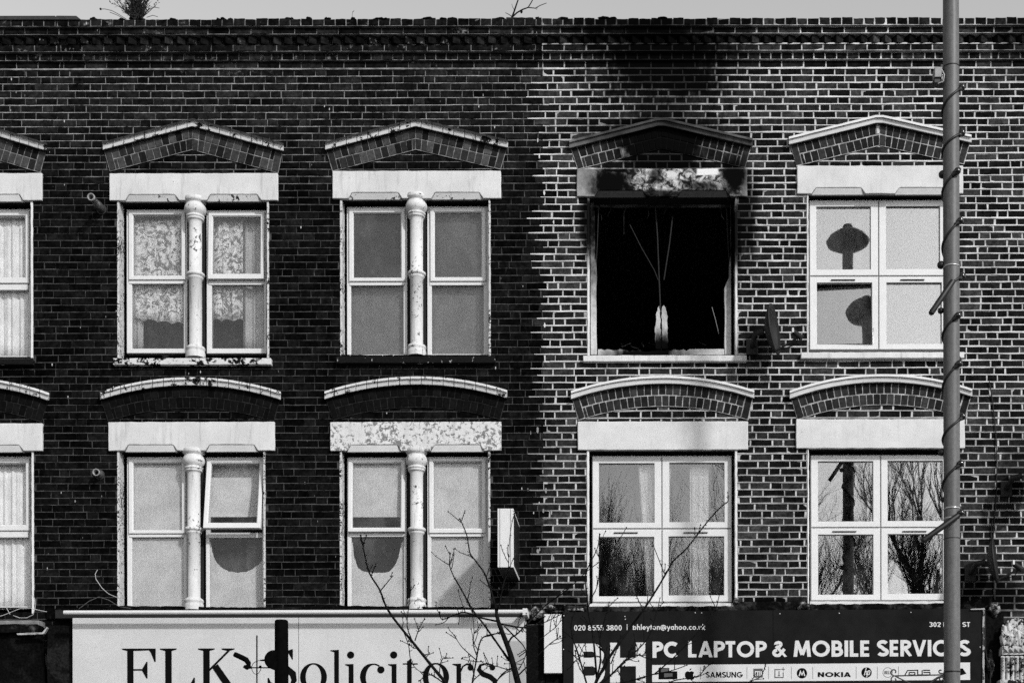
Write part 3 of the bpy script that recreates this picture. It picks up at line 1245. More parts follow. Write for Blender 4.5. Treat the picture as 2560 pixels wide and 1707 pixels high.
pair_light('B', 320, 472, 521, 880, (337, 456, 536, 686), (333, 462, 707, 868), (697, 706), G_mid, G_mid)
pair_light('B', 520, 670, 523, 881, (536.5, 655, 540, 684), (533, 663, 710, 868), (698, 706), G_mid, G_mid, rad(-2.2))
column('B', 493, 498, 891, 684)
pair_light('B', 871, 1022, 515, 888, (888, 1006, 532, 692), (881, 1012, 712, 884), (702, 711), G_mid, G_mid)
pair_light('B', 1072, 1226, 514, 886, (1091, 1208, 530, 691), (1083, 1213, 712, 883), (702, 711), G_mid, G_mid)
column('B', 1046, 492, 888, 682)
pair_light('B', 320, 470, 1139, 1521, (336, 456, 1155, 1322), (332, 461, 1340, 1518), (1331, 1339), G_soft, G_soft)
pair_light('B', 517, 668, 1140, 1521, (532, 652, 1156, 1313), (526, 658, 1342, 1518), (1328, 1340), G_soft, G_soft, rad(-11))
column('B', 488, 1125, 1520, 1319)
pair_light('B', 871, 1019, 1141, 1521, (885, 1005, 1156, 1318), (881, 1012, 1340, 1518), (1329, 1339), G_soft, G_soft, rad(-2.5))
pair_light('B', 1071, 1226, 1140, 1521, (1087, 1207, 1153, 1319), (1081, 1211, 1340, 1518), (1331, 1339), G_soft, G_soft)
column('B', 1045, 1125, 1520, 1321)
for dy, d2 in ((0, 0), (618, 8)):
    pair_light('A', -62, 80, 519 + dy, 889 + dy + d2, (-44, 66, 538 + dy, 690 + dy), (-46, 75, 722 + dy, 888 + dy + d2 - 2), (705 + dy, 717 + dy), G_soft, G_soft)
    pair_light('A', -250, -108, 519 + dy, 889 + dy + d2, (-234, -124, 538 + dy, 690 + dy), (-237, -121, 722 + dy, 888 + dy + d2 - 2), (705 + dy, 717 + dy), G_soft, G_soft)
    column('A', -85, 498 + dy + 6, 891 + dy, 690 + dy)


def casement(hkey, x0, x1, y0, y1, xm, ym, g4, gl, tilt=None):
    f = MB()
    outer = rect(x0, x1, y0, y1, YW)
    f.ring(outer, rect(x0 + 6, x1 - 6, y0 + 6, y1 - 6, YW), YW, YW + .07)
    r = rect(xm - 5, xm + 5, y0 + 6, y1 - 6, YW)
    f.box(r[0], r[1], YW + .004, YW + .06, r[2], r[3])
    r = rect(x0 + 6, x1 - 6, ym - 4, ym + 4, YW)
    f.box(r[0], r[1], YW + .008, YW + .06, r[2], r[3])
    fr = f.build('window', M_upvc, houses[hkey])
    cells = [(x0 + 1, xm - 1.2, y0 + 1, ym - 1.2), (xm + 1.2, x1 - 1, y0 + 1, ym - 1.2), (x0 + 1, xm - 1.2, ym + 1.6, y1 - 1.5), (xm + 1.2, x1 - 1, ym + 1.6, y1 - 1.5)]
    for i, (c, g) in enumerate(zip(cells, g4)):
        sash(fr, c, g, M_upvc, YW - .018, .004)
        gm = gl[i] if isinstance(gl, (list, tuple)) else gl
        p = pane(fr, g[0] - 3, g[1] + 3, g[2] - 3, g[3] + 3, gm, YW + .014)
        if tilt and tilt[i]:
            cx, cz = (X(g[0]) + X(g[1])) / 2, (Z(g[2]) + Z(g[3])) / 2
            c0 = Vector((cx, YW + .017, cz))
            mt = tilt[i]
            p.data.transform(Matrix.Translation(c0) @ mt @ Matrix.Translation(-c0))
        if i > 1:
            h = MB()
            y = YW - .018
            a = rect(c[0] + 53, c[0] + 113, c[2] + 7.5, c[2] + 10, y)
            h.box(a[0], a[1], y - .012, y + .002, a[2], a[3])
            h.build('trickle_vent', M_dark, fr, bevel=.002)
    return fr


LAN_Z = CZ + (VPY - 604) * S * (15.24 + 2.7) / 15
LAN0 = Vector((X(2382.7, -2.7), -2.7, LAN_Z))      # head of the lamp post
pt_ = Vector((X(2171, .119), .119, Z(780, .119)))
nrm = ((Vector((XC, -D, CZ)) - pt_).normalized() + (LAN0 - pt_).normalized()).normalized()
casement('C', 2028, 2394, 501, 876, 2201, 691, [(2046, 2181, 518, 674), (2220, 2354, 517, 673), (2047, 2184, 708, 861), (2221, 2358, 708, 860)], G_mirror,
         (None, None, Vector((0, -1, 0)).rotation_difference(nrm).to_matrix().to_4x4(), None))     # this sash hangs slightly askew
casement('C', 1484, 1833, 1139, 1505, 1658, 1321, [(1501, 1639, 1158, 1305), (1677, 1814, 1157, 1304), (1500, 1638, 1342, 1489), (1675, 1813, 1341, 1487)], G_half)
casement('C', 2030, 2394, 1138, 1502, 2205, 1319, [(2049, 2186, 1154, 1303), (2223, 2360, 1153, 1302), (2049, 2186, 1337, 1486), (2223, 2360, 1336, 1484)], G_trees)

# burnt-out window: scorched remains of the frame, no glass
M_strip_char = plain('charred_strip', .003, .8, .5)
burnt = None
for (a, b_, c, d) in ((1480.5, 1497, 500, 886), (1815, 1832, 500, 886)):
    f = MB()
    r = rect(a, b_, c, d, YW)
    n = 14
    lft = a < 1600
    inner = [R.uniform(0, .012) + (.045 if i > 6 else .0) * (0 if lft else 1) + (.02 if i > 8 else 0) for i in range(n + 1)]
    zz = [r[2] + (r[3] - r[2]) * i / n for i in range(n + 1)]
    if lft:
        pl = [(r[0], z_) for z_ in zz] + [(r[1] - inner[i], zz[i]) for i in range(n, -1, -1)]
    else:
        pl = [(r[0] + inner[i], zz[i]) for i in range(n + 1)] + [(r[1], z_) for z_ in reversed(zz)]
    f.prism(pl, YW, YW + .06)
    if burnt is None:
        burnt = f.build('burnt_window_frame', M_charred, houses['C'], bevel=.003)
    else:
        f.build('side_rail', M_charred, burnt, bevel=.003)
burnt['label'] = 'scorched remains of a window frame with no glass'
f = MB()
r = rect(1499, 1815, 872, 887, YW)
n = 40
f.prism([(r[0] + (r[1] - r[0]) * i / n, r[2]) for i in range(n + 1)] + [(r[0] + (r[1] - r[0]) * i / n, r[3] - (R.uniform(0, .03) if i < 29 else R.uniform(0, .004))) for i in range(n, -1, -1)], YW, YW + .06)
f.build('bottom_rail', M_charred, burnt)
for pl in ([(1642, 872), (1642, 824), (1644, 792), (1649, 772), (1652, 766), (1654, 778), (1655.5, 800), (1656, 872)], [(1659, 872), (1658.5, 790), (1659, 768), (1664, 765), (1668, 770), (1672, 792), (1673, 830), (1674, 872)]):
    f = MB()
    f.prism(rough_edge([(X(a, YW), Z(b_, YW)) for a, b_ in pl], .022, .006, int(pl[1][0])), YW - .01, YW + .05)
    f.build('mullion_stub', M_charred, burnt)
rb_ = random.Random(31)
for q in range(12):       # charred strips and wires hanging from the head and lying on the rail
    f = MB()
    top = q < 6
    x_, y_ = rb_.uniform(1500, 1815), (rb_.uniform(505, 520) if top else rb_.uniform(862, 874))
    ln = rb_.uniform(14, 90) if top else rb_.uniform(10, 30)
    dx_ = rb_.uniform(-12, 12) if top else rb_.uniform(-25, 25)
    pts = [P(x_ + dx_ * k / 4 + rb_.uniform(-3, 3), y_ + (ln if top else -ln * .4) * k / 4, .16 + rb_.uniform(-.03, .05)) for k in range(5)]
    f.tube(pts, [rb_.uniform(.6, 1.8) * S * (1 - .12 * k) for k in range(5)], 5)
    f.build('charred_strip', M_strip_char, burnt)
for pts, rr in (([(1579, 562, .16), (1607, 618, .16), (1640, 676, .17), (1654, 712, .2)], 1.4), ([(1642, 506, .2), (1648, 590, .2), (1652, 700, .2)], 2.0), ([(1686, 542, .2), (1678, 610, .2), (1664, 700, .2)], 2.0),
                ([(1501, 520, .14), (1498, 600, .14), (1494, 680, .14)], 1.5), ([(1821, 522, .14), (1824, 600, .14), (1830, 690, .14)], 1.3), ([(1652, 700, .17), (1655, 770, .14), (1657, 880, .12)], 2.2),
                ([(1784, 768, .16), (1793, 800, .17), (1801, 835, .2)], .8)):
    f = MB()
    f.tube([P(*p) for p in pts], rr * S, 6)
    f.build('glazing_bar', plain('glazing_light', .16, .4, .2) if rr == .8 else plain('charred_bar', .0020, .8, .4), burnt)


# ------------------------------------------------------------------ curtains, blinds and paper behind the glass
def pleated(name, px0, px1, py0, py1, y, m, label, waves, amp=.018, seed=0, hem=None, slant=0.0, cat='curtain'):
    r = random.Random(seed)
    ph = [r.uniform(0, 6.28) for _ in range(4)]
    nx, nz = int(waves * 10) + 6, 10
    b = MB()
    vs = []
    for j in range(nz + 1):
        v = j / nz
        for i in range(nx + 1):
            u = i / nx
            a = 6.2832 * waves
            dy = amp * (math.sin(a * u + ph[0]) * .6 + math.sin(a * 1.73 * u + ph[1]) * .3 + math.sin(a * .41 * u + ph[2] + v) * .4) * (.55 + .45 * v)
            q1 = py1 + (hem(u) if hem else 0)
            px = px0 + (px1 - px0) * u + slant * v * (1 - u * .3)
            p = P(px, py0 + (q1 - py0) * v, y)
            vs.append((p.x, p.y + dy, p.z))
    w_ = nx + 1
    b.add(vs, [(j * w_ + i, j * w_ + i + 1, (j + 1) * w_ + i + 1, (j + 1) * w_ + i) for j in range(nz) for i in range(nx)], True)
    o = b.build(name, m, None, recalc=False)
    md = o.modifiers.new('cloth', 'SOLIDIFY')
    md.thickness = .0015
    return tag(o, label, cat)


def cloth(name, v, translucent=.25):
    def fn(t, b):
        n = t.noise(5, 4, .6)
        g = t.noise(150, 2, .5, t.scaled(1, 1, .1))
        setcol(t, b, t.math('MULTIPLY', v, t.math('MULTIPLY', t.ss(n, .25, .75, .85, 1.12), t.ss(g, .3, .7, .92, 1.06))))
        b.inputs['Roughness'].default_value = .95
        b.inputs['Specular IOR Level'].default_value = 0
    return mat(name, fn)


def fn_lace(t, b):
    nt = t.nt
    n = t.noise(9, 7, .66, dist=2.2)
    n2 = t.noise(34, 4, .7, dist=1.0)
    fold_shade = t.noise(5, 2, .5, t.scaled(9, 9, .35))  # vertical fold shading put into the lace transparency
    k = t.ss(t.math('ADD', n, t.math('MULTIPLY', t.math('SUBTRACT', n2, .5), .35)), .44, .53)
    k = t.math('MULTIPLY', k, t.ss(n2, .3, .6, .55, 1))
    k = t.math('MAXIMUM', t.math('MULTIPLY', k, t.ss(fold_shade, .35, .65, .72, 1)), .13)
    setcol(t, b, .85)
    b.inputs['Roughness'].default_value = .95
    nt.links.new(k, b.inputs['Alpha'])


M_net = cloth('net_curtain', .60)
M_drape = cloth('drape', .40)
M_blind_dark = cloth('blind_dark', .035)
M_blind_mid = cloth('blind_mid', .09)
M_screen = cloth('screen_pale', .15)
M_paper = cloth('window_paper', .40)
M_lace = mat('lace', fn_lace)
M_interior_grey = cloth('dim_room_backing', .022)
M_room_dark = cloth('dark_room_backing', .008)

for i, (a, b_, c, d) in enumerate(((-46, 78, 541, 886), (-46, 78, 1165, 1512))):
    pleated('net_curtain', a, b_, c - 6, d + 8, .19, M_net, ('white pleated net curtain in the upper window at the left edge', 'white pleated net curtain in the lower window at the left edge')[i], 7, .016, 20 + i)
YB = .20
scal = lambda k, amp: (lambda u: amp * abs(math.sin(u * 3.14159 * k)) - 4 * u)
pleated('lace_curtain', 331, 462, 544, 797, YB, M_lace, 'flowered lace curtain with scalloped hem, beside the column, window with flue pipe', 5, .012, 1, lambda u: 14 * u - 6 * abs(math.sin(u * 12)))
pleated('lace_curtain', 531, 612, 548, 806, YB, M_lace, 'flowered lace curtain in the slightly open light right of the column', 4, .012, 2, lambda u: -4 - 6 * abs(math.sin(u * 9)))
pleated('drape', 330, 362, 530, 875, YB + .05, M_drape, 'narrow pale drape left of the long lace curtain', 2.2, .02, 3)
pleated('drape', 612, 668, 536, 875, YB + .04, M_drape, 'pale drape hanging beside the shorter lace curtain', 3, .02, 4)


def sheet_v(name, poly, y, m, label, cat='blind', holes=None):
    b = MB()
    ol = [(X(a, y), Z(c, y)) for a, c in poly]
    if len(poly) > 4:
        ol = rough_edge(ol, .02, .003, int(poly[0][0]))
    b.prism(ol, y, y + .004)
    return tag(b.build(name, m), label, cat)


def rp(a, b_, c, d):
    return [(a, d), (b_, d), (b_, c), (a, c)]


sheet_v('room_shade_cloth', rp(325, 470, 520, 885), .42, M_interior_grey, 'added dim grey cloth, darkness of the room behind the long lace curtain', 'cloth')  # dark sheets added for the unlit room behind the glass
sheet_v('room_shade_cloth', rp(525, 672, 520, 885), .42, M_interior_grey, 'added dim grey cloth, darkness of the room behind the short lace curtain', 'cloth')
sheet_v('roller_blind', rp(878, 1018, 520, 703), .19, M_blind_dark, 'dark grey roller blind half drawn in the light left of the middle column')
sheet_v('window_screen', rp(878, 1018, 704, 888), .20, M_screen, 'grey screen below the dark roller blind', 'screen')
sheet_v('roller_blind', rp(1079, 1220, 520, 703), .19, M_blind_mid, 'mid grey roller blind right of the middle column')
sheet_v('window_screen', rp(1079, 1220, 704, 888), .20, M_screen, 'pale grey screen below the mid grey roller blind', 'screen')
sheet_v('window_paper', rp(328, 466, 1142, 1520), .150, M_paper, 'white paper covering the whole light under the flue pipe', 'paper')
sheet_v('window_paper', rp(524, 664, 1142, 1290), .24, M_paper, 'white paper seen through the open tilted sash', 'paper')


def arcp(cx, cy, rx, ry, a0, a1, n=14):
    return [(cx + rx * math.cos(rad(a0 + (a1 - a0) * i / n)), cy + ry * math.sin(rad(a0 + (a1 - a0) * i / n))) for i in range(n + 1)]


# paper with a bowl-shaped hole at its top edge
sheet_v('window_paper', [(522, 1522), (664, 1522), (664, 1392)] + [(650, 1408), (634, 1420), (619, 1427), (598, 1429), (575, 1426), (556, 1416), (543, 1401), (535, 1382), (531, 1360), (529, 1345), (522, 1345)], .150, M_paper,
        'torn white paper below the open tilted sash, dark hole at its top', 'paper')
sheet_v('drape', rp(619, 664, 1342, 1420), .26, M_blind_dark, 'short dark drape showing in the hole of the torn paper', 'curtain')
sheet_v('window_paper', rp(878, 1010, 1142, 1291), .150, M_paper, 'white paper blind above a dark strip, left of the peeling-lintel column', 'paper')
sheet_v('window_paper', [(877, 1522), (1016, 1522), (1016, 1342), (1007, 1356), (1000, 1388), (992, 1408), (984, 1420), (975, 1427), (960, 1430), (935, 1430), (912, 1427), (899, 1418), (893, 1405), (888, 1385), (885, 1356), (877, 1342)], .150, M_paper,
        'white paper with a wide bowl-shaped hole under the peeling lintel', 'paper')
sheet_v('window_paper', rp(1077, 1222, 1142, 1522), .150, M_paper, 'plain white paper filling the light beside the projecting sign box', 'paper')
for (a, b_) in ((895, 1005), (525, 664)):
    sheet_v('room_shade_cloth', rp(a - 20, b_ + 14, 1290, 1440), .34, M_room_dark, 'added dark cloth, darkness of the room behind the hole in the %s paper' % ('bowl-holed' if a == 895 else 'torn'), 'cloth')
pleated('net_curtain', 1598, 1645, 1150, 1500, .19, M_net, 'white net drape swept sideways in the repointed house lower window', 4, .014, 7, None, 22)
pleated('net_curtain', 1728, 1775, 1165, 1500, .22, M_net, 'white net drape hanging straight in the pane beside the swept drape', 3, .016, 8)
pleated('net_curtain', 1662, 1684, 1150, 1250, .22, M_net, 'short corner of net tied back at the window middle', 2, .012, 9, None, -14)
sheet_v('room_shade_cloth', rp(1480, 1840, 1140, 1510), .62, M_room_dark, 'added dark cloth, darkness of the room behind the net drapes of the lower window', 'cloth')
sheet_v('roller_blind', rp(2030, 2394, 505, 690), .20, M_blind_mid, 'pale roller blind in the top panes beside the lamp post')
sheet_v('roller_blind', rp(2030, 2394, 692, 872), .21, M_blind_mid, 'pale lower blind beneath the roller blind beside the lamp post')
tg = MB()
tg.pbox(2332, 2341, 530, 541, .185, .19)
tag(tg.build('sticker', M_paper), 'small white square sticker in the top corner pane by the post', 'sticker')


# ------------------------------------------------------------------ lettering engine
def stroke_poly(pts, w, clampy=None, ws=None):
    """thick line with mitred joins; ws gives a width per point"""
    src = [Vector(p) for p in pts]
    keep = [i for i in range(len(src)) if i == 0 or (src[i] - src[i - 1]).length > 1e-5]
    pts = [src[i] for i in keep]
    if ws:
        ws = [ws[i] for i in keep]
    n = len(pts)
    left, right = [], []
    for i in range(n):
        a = (pts[i] - pts[i - 1]).normalized() if i else None
        b = (pts[i + 1] - pts[i]).normalized() if i < n - 1 else None
        if a is None:
            a = b
        if b is None:
            b = a
        t = (a + b)
        t = t.normalized() if t.length > 1e-6 else a
        nr = Vector((-t.y, t.x))
        k = 1 / max(.5, nr.dot(Vector((-a.y, a.x))))
        h = (ws[i] if ws else w) / 2 * k
        left.append(pts[i] + nr * h)
        right.append(pts[i] - nr * h)
    if clampy:
        for q in left + right:
            q.y = min(max(q.y, clampy[0]), clampy[1])
    return left, right


def arc(cx, cy, rx, ry, a0, a1, n=14):
    return [(cx + rx * math.cos(rad(a0 + (a1 - a0) * i / n)), cy + ry * math.sin(rad(a0 + (a1 - a0) * i / n))) for i in range(n + 1)]


def sans(ch, w):
    """geometric sans; cap height 1, x-height .68. returns advance, strokes"""
    h = w / 2
    xh = .68
    g = {
        'A': (.82, [[(.10, -.02), (.41, 1.02)], [(.72, -.02), (.41, 1.02)], [(.2, .27), (.62, .27)]]),
        'B': (.64, [[(h, 0), (h, 1)], [(h, 1 - h), (.30, 1 - h)] + arc(.30, (1.5 - h) / 2, .22 - h * .3, (.5 - h) / 2, 90, -90, 10) + [(h, .5)], [(h, .5), (.33, .5)] + arc(.33, (.5 + h) / 2, .25 - h * .3, (.5 - h) / 2, 90, -90, 10) + [(h, h)]]),
        'C': (.86, [arc(.5, .5, .5 - h, .5 - h, 48, 312, 22)]),
        'E': (.56, [[(h, 0), (h, 1)], [(h, 1 - h), (.5, 1 - h)], [(h, .5), (.47, .5)], [(h, h), (.5, h)]]),
        'G': (.92, [arc(.5, .5, .5 - h, .5 - h, 48, 355, 22), [(.5, .45), (1.0, .45)]]),
        'H': (.74, [[(h, 0), (h, 1)], [(.7 - h, 0), (.7 - h, 1)], [(h, .5), (.7 - h, .5)]]),
        'I': (w + .04, [[(h + .02, 0), (h + .02, 1)]]),
        'K': (.72, [[(h, 0), (h, 1)], [(.2, .45), (.62, 1.02)], [(.24, .55), (.64, -.02)]]),
        'L': (.52, [[(h, 0), (h, 1)], [(h, h), (.48, h)]]),
        'M': (.98, [[(.10, -.02), (.2, 1.02)], [(.2, 1.0), (.49, .12)], [(.49, .12), (.78, 1.0)], [(.78, 1.02), (.88, -.02)]]),
        'N': (.80, [[(h, 0), (h, 1)], [(h, 1), (.76 - h, 0)], [(.76 - h, 0), (.76 - h, 1)]]),
        'O': (1.02, [arc(.5, .5, .5 - h, .5 - h, 0, 360, 28)]),
        'P': (.60, [[(h, 0), (h, 1)], [(h, 1 - h), (.32, 1 - h)] + arc(.32, .70, .26 - h * .4, .30 - h, 90, -90, 12) + [(h, .40)]]),
        'R': (.66, [[(h, 0), (h, 1)], [(h, 1 - h), (.32, 1 - h)] + arc(.32, .72, .26 - h * .4, .28 - h, 90, -90, 12) + [(h, .44)], [(.28, .46), (.60, -.02)]]),
        'S': (.66, [arc(.32, .73, .26 - h * .2, .27 - h, 25, 250, 14) + arc(.32, .27 + h * .0, .28 - h * .2, .27 - h, 70, -155, 14)]),
        'T': (.58, [[(.28, 0), (.28, 1)], [(0, 1 - h), (.56, 1 - h)]]),
        'U': (.74, [[(h, 1), (h, .32)] + arc(.35, .32, .35 - h, .32 - h, 180, 360, 12) + [(.7 - h, 1)]]),
        'V': (.80, [[(.08, 1.02), (.39, -.02)], [(.70, 1.02), (.39, -.02)]]),
        '&': (.88, [[(.82, -.03), (.22, .68)], arc(.36, .79, .16, .21 - h, 190, -30, 12) + [(.30, .50)], arc(.30, .26, .24 - h * .2, .27 - h, 95, 300, 14) + [(.74, .50)]]),
        '0': (.62, [arc(.29, .5, .29 - h, .5 - h, 0, 360, 20)]),
        '2': (.60, [arc(.28, .72, .25 - h * .2, .28 - h, 170, -30, 12) + [(.08, h)], [(.04, h), (.54, h)]]),
        '3': (.60, [arc(.26, .74, .24 - h * .2, .26 - h, 150, -90, 10), arc(.26, .27, .27 - h * .2, .27 - h, 90, -150, 12)]),
        '5': (.60, [[(.48, 1 - h), (.14, 1 - h), (.11, .52)], arc(.26, .33, .28 - h * .2, .32 - h, 120, -150, 14)]),
        '8': (.62, [arc(.29, .74, .22 - h * .2, .26 - h, 0, 360, 16), arc(.29, .27, .28 - h * .2, .27 - h, 0, 360, 16)]),
        'a': (.66, [arc(.30, .34, .30 - h, .34 - h, 0, 360, 18), [(.60 - h, 0), (.60 - h, xh)]]),
        'b': (.66, [arc(.32, .34, .30 - h, .34 - h, 0, 360, 18), [(h, 0), (h, 1.05)]]),
        'c': (.56, [arc(.32, .34, .32 - h, .34 - h, 50, 310, 16)]),
        'e': (.64, [arc(.31, .34, .31 - h, .34 - h, 0, 318, 16), [(.06, .34), (.60, .34)]]),
        'h': (.58, [[(h, 0), (h, 1.05)], [(h, .42)] + arc(.28, .42, .26 - h, .27 - h, 180, 0, 10) + [(.54 - h, 0)]]),
        'k': (.54, [[(h, 0), (h, 1.05)], [(.12, .30), (.46, xh + .02)], [(.16, .36), (.50, -.02)]]),
        'l': (w + .06, [[(h + .02, 0), (h + .02, 1.05)]]),
        'n': (.58, [[(h, 0), (h, xh)], [(h, .42)] + arc(.28, .42, .26 - h, .27 - h, 180, 0, 10) + [(.54 - h, 0)]]),
        'o': (.68, [arc(.32, .34, .32 - h, .34 - h, 0, 360, 20)]),
        'p': (.66, [arc(.32, .34, .30 - h, .34 - h, 0, 360, 18), [(h, -.3), (h, xh)]]),
        't': (.36, [[(.17, 0), (.17, .92)], [(0, xh - h), (.34, xh - h)]]),
        'u': (.58, [[(h, xh), (h, .26)] + arc(.27, .26, .27 - h, .26 - h, 180, 360, 10) + [(.54 - h, xh)]]),
        'y': (.58, [[(.04, xh), (.29, .08)], [(.54, xh), (.18, -.3)]]),
        '.': (w + .10, [[(h + .03, 0), (h + .03, w * 1.1)]]),
        '@': (1.06, [arc(.5, .38, .5 - h * .6, .5 - h * .6, -50, 290, 26), arc(.47, .38, .19, .2, 0, 360, 14), [(.67, .6), (.67, .28), (.80, .24), (.90, .36)]]),
        '|': (.3, [[(.12, -.1), (.12, 1.05)]]),
        ' ': (.34, []),
    }
    return g[ch]


def text_mesh(mb, s, px0, px1, pyt, pyb, w, y, z_step=.0004, slant=0.0):
    """lay out s so that it spans px0..px1, cap top pyt, baseline pyb, on plane y"""
    tot = 0
    lay = []
    for ch in s:
        adv, st = sans(ch, w)
        lay.append((tot, st, ch))
        tot += adv + (.07 if ch != ' ' else 0)
    tot -= .07
    k = (px1 - px0) / tot
    hh = pyb - pyt
    for x0, st, ch in lay:
        for i, pl in enumerate(st):
            cl = (0, 1) if ch in 'AMKVRN&' else None
            a, b = stroke_poly(pl, w, cl)
            closed = (Vector(pl[0]) - Vector(pl[-1])).length < 1e-4 and len(pl) > 8
            yf = y - .003 - z_step * (i + 1)
            f = lambda q: (X(px0 + (x0 + q.x + slant * q.y) * k, y), Z(pyb - q.y * hh, y))
            n = len(a)
            vs = [(f(q)[0], yf, f(q)[1]) for q in a] + [(f(q)[0], yf, f(q)[1]) for q in b]
            vs += [(v[0], y + .001, v[2]) for v in vs]
            fs = []
            for j in range(n - 1):
                fs += [(j, j + 1, n + j + 1, n + j), (j, 2 * n + j, 2 * n + j + 1, j + 1), (n + j, n + j + 1, 3 * n + j + 1, 3 * n + j)]
            if not closed:
                fs += [(0, n, 3 * n, 2 * n), (n - 1, 2 * n - 1 + 2 * n - n + 0, 2 * n - 1, n - 1)] if False else [(0, n, 3 * n, 2 * n), (n - 1, 3 * n - 1, 4 * n - 1, 2 * n - 1)]
            mb.add(vs, fs)


def poly_px(mb, pts, y, lift=.003):
    mb.prism([(X(a, y), Z(b, y)) for a, b in pts], y - lift, y + .001)


def var_px(mb, pts, ws, y, lift=.003):
    """calligraphic stroke through pixel points with a width (pixels) per point"""
    a, b = stroke_poly(pts, 1, None, ws)
    n = len(a)
    yf = y - lift
    vs = [(X(q.x, y), yf, Z(q.y, y)) for q in a] + [(X(q.x, y), yf, Z(q.y, y)) for q in b]
    vs += [(v[0], y + .001, v[2]) for v in vs]
    fs = []
    for j in range(n - 1):
        fs += [(j, j + 1, n + j + 1, n + j), (j, 2 * n + j, 2 * n + j + 1, j + 1), (n + j, n + j + 1, 3 * n + j + 1, 3 * n + j)]
    fs += [(0, n, 3 * n, 2 * n), (n - 1, 3 * n - 1, 4 * n - 1, 2 * n - 1)]
    mb.add(vs, fs)


def disc_px(mb, cx, cy, r, y, lift=.003, ry=None):
    poly_px(mb, [(cx + r * math.cos(i * math.pi / 12), cy + (ry or r) * math.sin(i * math.pi / 12)) for i in range(24)], y, lift)


# ------------------------------------------------------------------ white fascia sign (left shop)
YP = -.22
M_sign_white = white_paint('sign_white', .375, 0, dirt=.06, rough=.4, drips=.07)
M_sign_bar = white_paint('sign_bar', .42, 0, dirt=.06, rough=.4)
M_letter_black = plain('letter_black', .0035, .5, .1, 0)
sg = thing('shop_sign', 'white fascia sign with big black serif letters and a bar along its top', 'sign', (X(750), -.1, 3.0))
b = MB()
b.pbox(184, 748.4, 1541.5, 1790, YP, 0.0)
b.build('panel', M_sign_white, sg, bevel=.003)
b = MB()
b.pbox(749.6, 1316, 1541.5, 1790, YP, 0.0)
b.build('panel', M_sign_white, sg, bevel=.003)
b = MB()
yb_ = YP - .15
b.tube([P(163, 1528, yb_), P(1311, 1528, yb_)], 5.2 * S, 14)
b.build('top_bar', M_sign_bar, sg)
b = MB()
b.pbox(1309, 1321, 1519, 1536, yb_ - .01, -.03)
b.build('bar_end_bracket', M_sign_bar, sg, bevel=.004)
b = MB()
b.box(X(160), X(1316), YP + .02, -.02, Z(1541.0, YP), Z(1521, YP))
b.build('gap_shade_board', M_dark, sg)  # dark board added for the unlit gap behind the bar
b = MB()
b.pbox(1276, 1316.5, 1600, 1790, YP - .012, YP + .004)
b.build('side_patch', white_paint('sign_patch', .25, 0), sg, bevel=.01)

Yl = YP
L_ = {}


def letter(fn):
    m = MB()
    fn(m)
    m.build('letter', M_letter_black, sg)


def stem(m, x0, x1, yt, yb, serif=None, lift=.003):
    poly_px(m, [(x0, yb), (x1, yb), (x1, yt), (x0, yt)], Yl, lift)


def cap_serif(m, x0, x1, xa, xb, yt, lift=.0034):
    # flat top with small brackets onto the stem xa..xb
    poly_px(m, [(x0, yt), (x0, yt + 2.6), (xa, yt + 6), (xb, yt + 6), (x1, yt + 2.6), (x1, yt)], Yl, lift)


BL = 1724


def l_F(m):
    stem(m, 321, 336.5, 1620, BL)
    poly_px(m, [(308, 1618), (308, 1620.5), (321, 1624), (336, 1624), (375, 1622.5), (380, 1628), (389, 1651), (392, 1651), (392, 1618)], Yl, .0034)
    poly_px(m, [(336, 1669.2), (358, 1669.2), (369, 1651), (371.5, 1651), (371.5, 1692.5), (369, 1692.5), (358, 1673), (336, 1673)], Yl, .0038)
    poly_px(m, [(308, BL), (350, BL), (350, BL - 3), (336, BL - 6), (321, BL - 6), (308, BL - 3)], Yl, .0042)


def l_L(m):
    stem(m, 416, 432, 1620, BL)
    cap_serif(m, 403, 444.5, 416, 432, 1618)
    poly_px(m, [(403, BL), (490, BL), (490, 1691), (487, 1691), (474, 1716), (462, BL - 5), (432, BL - 5), (416, BL - 5), (403, BL - 3)], Yl, .0038)


def l_K(m):
    stem(m, 511, 527, 1620, BL)
    cap_serif(m, 498, 539.5, 511, 527, 1618)
    cap_serif(m, 557, 589, 570, 577, 1618)
    poly_px(m, [(526, 1669), (526, 1676), (577, 1625), (572, 1623)], Yl, .0038)
    poly_px(m, [(534, 1667), (547, 1657), (594, BL), (572, BL)], Yl, .0042)
    poly_px(m, [(498, BL), (541, BL), (541, BL - 3), (498, BL - 3)], Yl, .0046)


def l_S(m):
    pts = [(732, 1640), (724, 1627), (710, 1620), (694, 1622), (684, 1634), (686, 1648), (700, 1660), (720, 1670), (735, 1682), (738, 1698), (730, 1714), (712, 1722), (694, 1719), (680, 1704)]
    var_px(m, pts, [4, 3.5, 4, 6, 11, 14, 16, 17, 16, 13, 7, 4, 4, 4], Yl)
    poly_px(m, [(722, 1624), (733, 1620), (735, 1620), (735, 1646), (733, 1646)], Yl, .0036)
    poly_px(m, [(672, 1692), (675, 1692), (684, 1712), (675, 1720), (672, 1720)], Yl, .0040)


